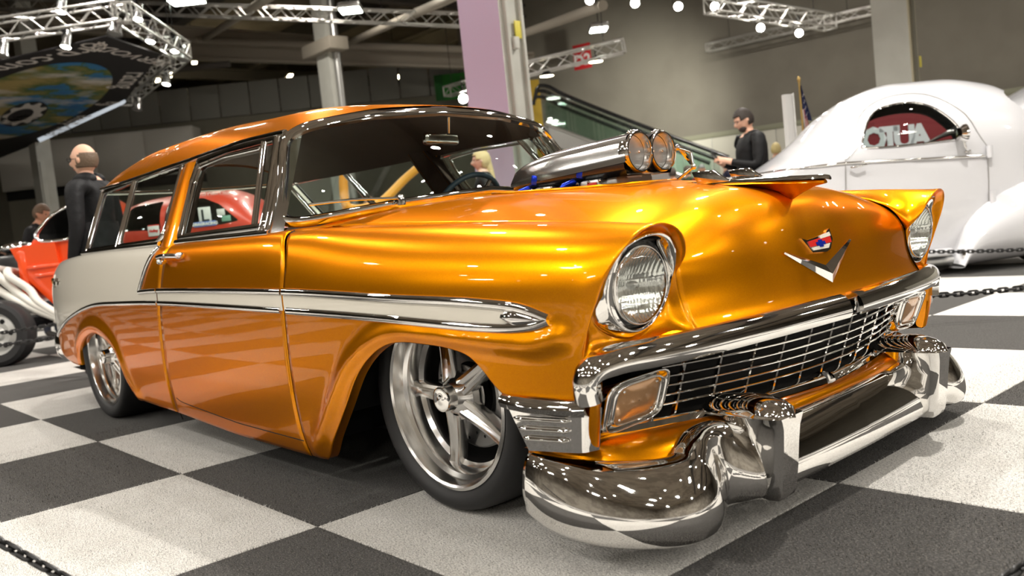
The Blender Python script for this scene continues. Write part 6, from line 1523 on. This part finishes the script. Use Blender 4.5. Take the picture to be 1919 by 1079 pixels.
person('man in black leather jacket and glasses looking down at his phone', 2.69, 9.32, PI+.1, 1.79, top=(.006, .006, .0065), hair=(.025, .017, .012), arms='hold', head=(0, .35), extras=leather_extra, fat=1.18, build=1.1)
person('blonde woman with hair bun and black top seen through the windshield', -.17, 9.2, PI, 1.62, skin=(.66, .42, .33), hair=(.55, .42, .22), style='bun', arms='bent')
person('man leaning his head down over the orange-red hot rod', -5.62, 10.6, -.1, 1.66, skin=(.55, .28, .18), hair=(.12, .07, .04), head=(0, .35), arms='bent')
person('distant dark-haired man in a dark suit at the left edge', -14.4, 25, -.2, 1.78, hair=(.02, .015, .01), arms='bent')
person('distant visitor in a red jacket and grey cap before the cream partition', 4.55, 19.8, 1.2, 1.72, top=(.30, .02, .03), hair=(.25, .27, .26), style='cap')
person('distant man in a navy coat right of the red jacket visitor', 5.05, 19.5, PI, 1.78, top=(.02, .022, .05), hair=(.30, .17, .08))
person('distant visitor in a dark green coat behind the red jacket visitor', 4.40, 20.6, .6, 1.76, top=(.05, .08, .05), hair=(.10, .08, .06))
person('distant man in a dark coat behind the scoop linkage', 3.85, 19.6, PI/2, 1.70, top=(.03, .035, .025), hair=(.08, .06, .05))
person('distant balding man seen low through the windshield, left of two', -2.65, 17.5, PI, 1.68, style='bald', hair=(.2, .15, .1))
person('distant brown-haired man seen low through the windshield, right of two', -2.20, 17.8, PI*.8, 1.66, hair=(.10, .07, .05))
person('blond visitor half hidden behind the white roll-up stand', 5.0, 15.8, 1.0, 1.78, top=(.10, .10, .12), hair=(.45, .36, .16))
# --- white roll-up stand, flag
st_ = thing('display_stand', 'slim white upright display stand left of the flag', 'stand', Lp(3.36, 10.0), ARH)
box('stand_panel', (-.02, 0, 1.0), (.115, .06, 1.90), pbr('stand_white', (.72, .72, .70), .5), st_, .006, (0, 0, .5)); box('stand_edge', (.05, .02, 1.0), (.02, .05, 1.92), SATIN, st_, .004); box('stand_foot', (0, 0, .03), (.30, .40, .05), SATIN, st_, .01)
fl = thing('flag', 'furled American flag on a pole beside the white coupe', 'flag', Lp(3.84, 11.0), ARH)
tube('flag_pole', [(0, 0, 0), (0, 0, 2.2)], .014, pbr('pole_gold', (.6, .42, .15), .35, .8), fl, 8); ellipsoid('pole_finial', (0, 0, 2.23), (.022, .022, .045), bpy.data.materials['pole_gold'], fl, 10, 8)
fmz = bpy.data.materials.new('flag_stripes'); fmz.use_nodes = True; nt = fmz.node_tree; pb = nt.nodes['Principled BSDF']; pb.inputs['Roughness'].default_value = .8
def flag_strip(name, a0, a1, z0, z1, mat, n=12):
    V = []
    for i in range(n+1):
        u = i/n; z = z1+(z0-z1)*u; sp2 = .018+.115*u
        for a in (a0, a1): V.append((.012+sp2*a, .03*math.sin(a*9+u*2), z-.10*a*u))
    o = mk(name, V, [(2*i, 2*i+1, 2*i+3, 2*i+2) for i in range(n)], mat, fl); o.modifiers.new('thickness', 'SOLIDIFY').thickness = .006
FR, FW, FB = pbr('flag_red', (.60, .03, .03), .8), pbr('flag_white', (.75, .72, .68), .8), pbr('flag_blue', (.03, .04, .12), .8)
for k in range(9): flag_strip('flag_stripe', k/9*1.5-.05, (k+1)/9*1.5-.05, .95, 1.86, FR if k % 2 else FW)
V = []
for i in range(9):
    u = i/8; z = 2.16-.40*u; sp2 = .012+.085*u
    for a in np.linspace(-.1, 1.1, 7): V.append((.008+sp2*a, -.012+.025*math.sin(a*8+u*2), z-.05*a*u))
mk('flag_canton', V, gridf(9, 7), FB, fl)
for k in range(16): u = .2+.8*((k*7) % 16)/16; a = (k % 4)/4+.1; ellipsoid('flag_star', (.008+(.012+.085*u)*a, -.012+.025*math.sin(a*8+u*2)-.006, 2.16-.40*u), (.007, .004, .007), FW, fl, 6, 4)
# ================================================================== barrier chains
CHB = pbr('chain_black', (.012, .012, .012), .35)
def link_mesh(name, L, W, r):
    P_ = []
    for k in range(20):
        a = 2*PI*k/20; P_.append(((L/2-W/2)*(1 if math.cos(a) > 0 else -1)+W/2*math.cos(a), W/2*math.sin(a), 0))
    o = sweep(name, P_, ring(r, n=6), CHB, None, up=(0, 0, 1), closed=True); me = o.data; bpy.data.objects.remove(o); return me
def chain(label, a, b, sag, pitch, r, name='barrier_chain'):
    a, b = np.array(a), np.array(b); n = int(np.linalg.norm(b-a)/pitch); t = thing(name, label, 'chain', tuple(a)); me = link_mesh('chain_link', pitch+2.6*r, pitch*.62, r)
    P_ = np.array([a+(b-a)*k/n-np.array([0, 0, sag*4*(k/n)*(1-k/n)]) for k in range(n+1)])
    for k in range(n):
        o = bpy.data.objects.new('chain_link', me); link(o, t); c = (P_[k]+P_[k+1])/2-a; d = Vector(P_[k+1]-P_[k]).normalized(); up = Vector((0, 0, 1)); s = d.cross(up).normalized(); u = s.cross(d)
        if k % 2: s, u = u, -s
        o.matrix_local = Matrix(((d[0], s[0], u[0], c[0]), (d[1], s[1], u[1], c[1]), (d[2], s[2], u[2], c[2]), (0, 0, 0, 1)))
    return t
def post(x, y, label, h=.95):
    t = thing('barrier_post', label, 'post', (x, y, 0), 0, 'barrier posts'); lathe('post_base', [(0, .03), (.10, .03), (.15, .012), (.155, 0)], BLACK, t, 'z', 24); tube('post_shaft', [(0, 0, .02), (0, 0, h)], .022, BLACK, t, 12); ellipsoid('post_knob', (0, 0, h), (.035, .035, .03), BLACK, t, 12, 8)
c0, c1 = at(-60, 982, 1.75), at(260, 1160, 1.55)
chain('black plastic chain crossing the lower left corner of the floor', c0, c1, .0, .026, .0042)
chain('short bit of black chain in the lower right corner', at(1868, 1095, 1.5), at(1990, 1010, 1.7), 0, .026, .0042)
chain('black chain hanging in front of the white coupe fender', at(1660, 470, 7.1), at(2000, 462, 6.9), .02, .037, .0060)
chain('black chain stretched low above the checkered floor at right', at(1640, 556, 4.95), at(2000, 528, 4.75), .02, .037, .0062)
chain('upper black chain behind the wagon tail by the hot rod wheel', at(-60, 630, 7.2), at(110, 606, 7.4), .01, .036, .0065)
chain('lower black chain behind the wagon tail by the hot rod wheel', at(-60, 652, 6.9), at(115, 630, 7.2), .01, .036, .0075)
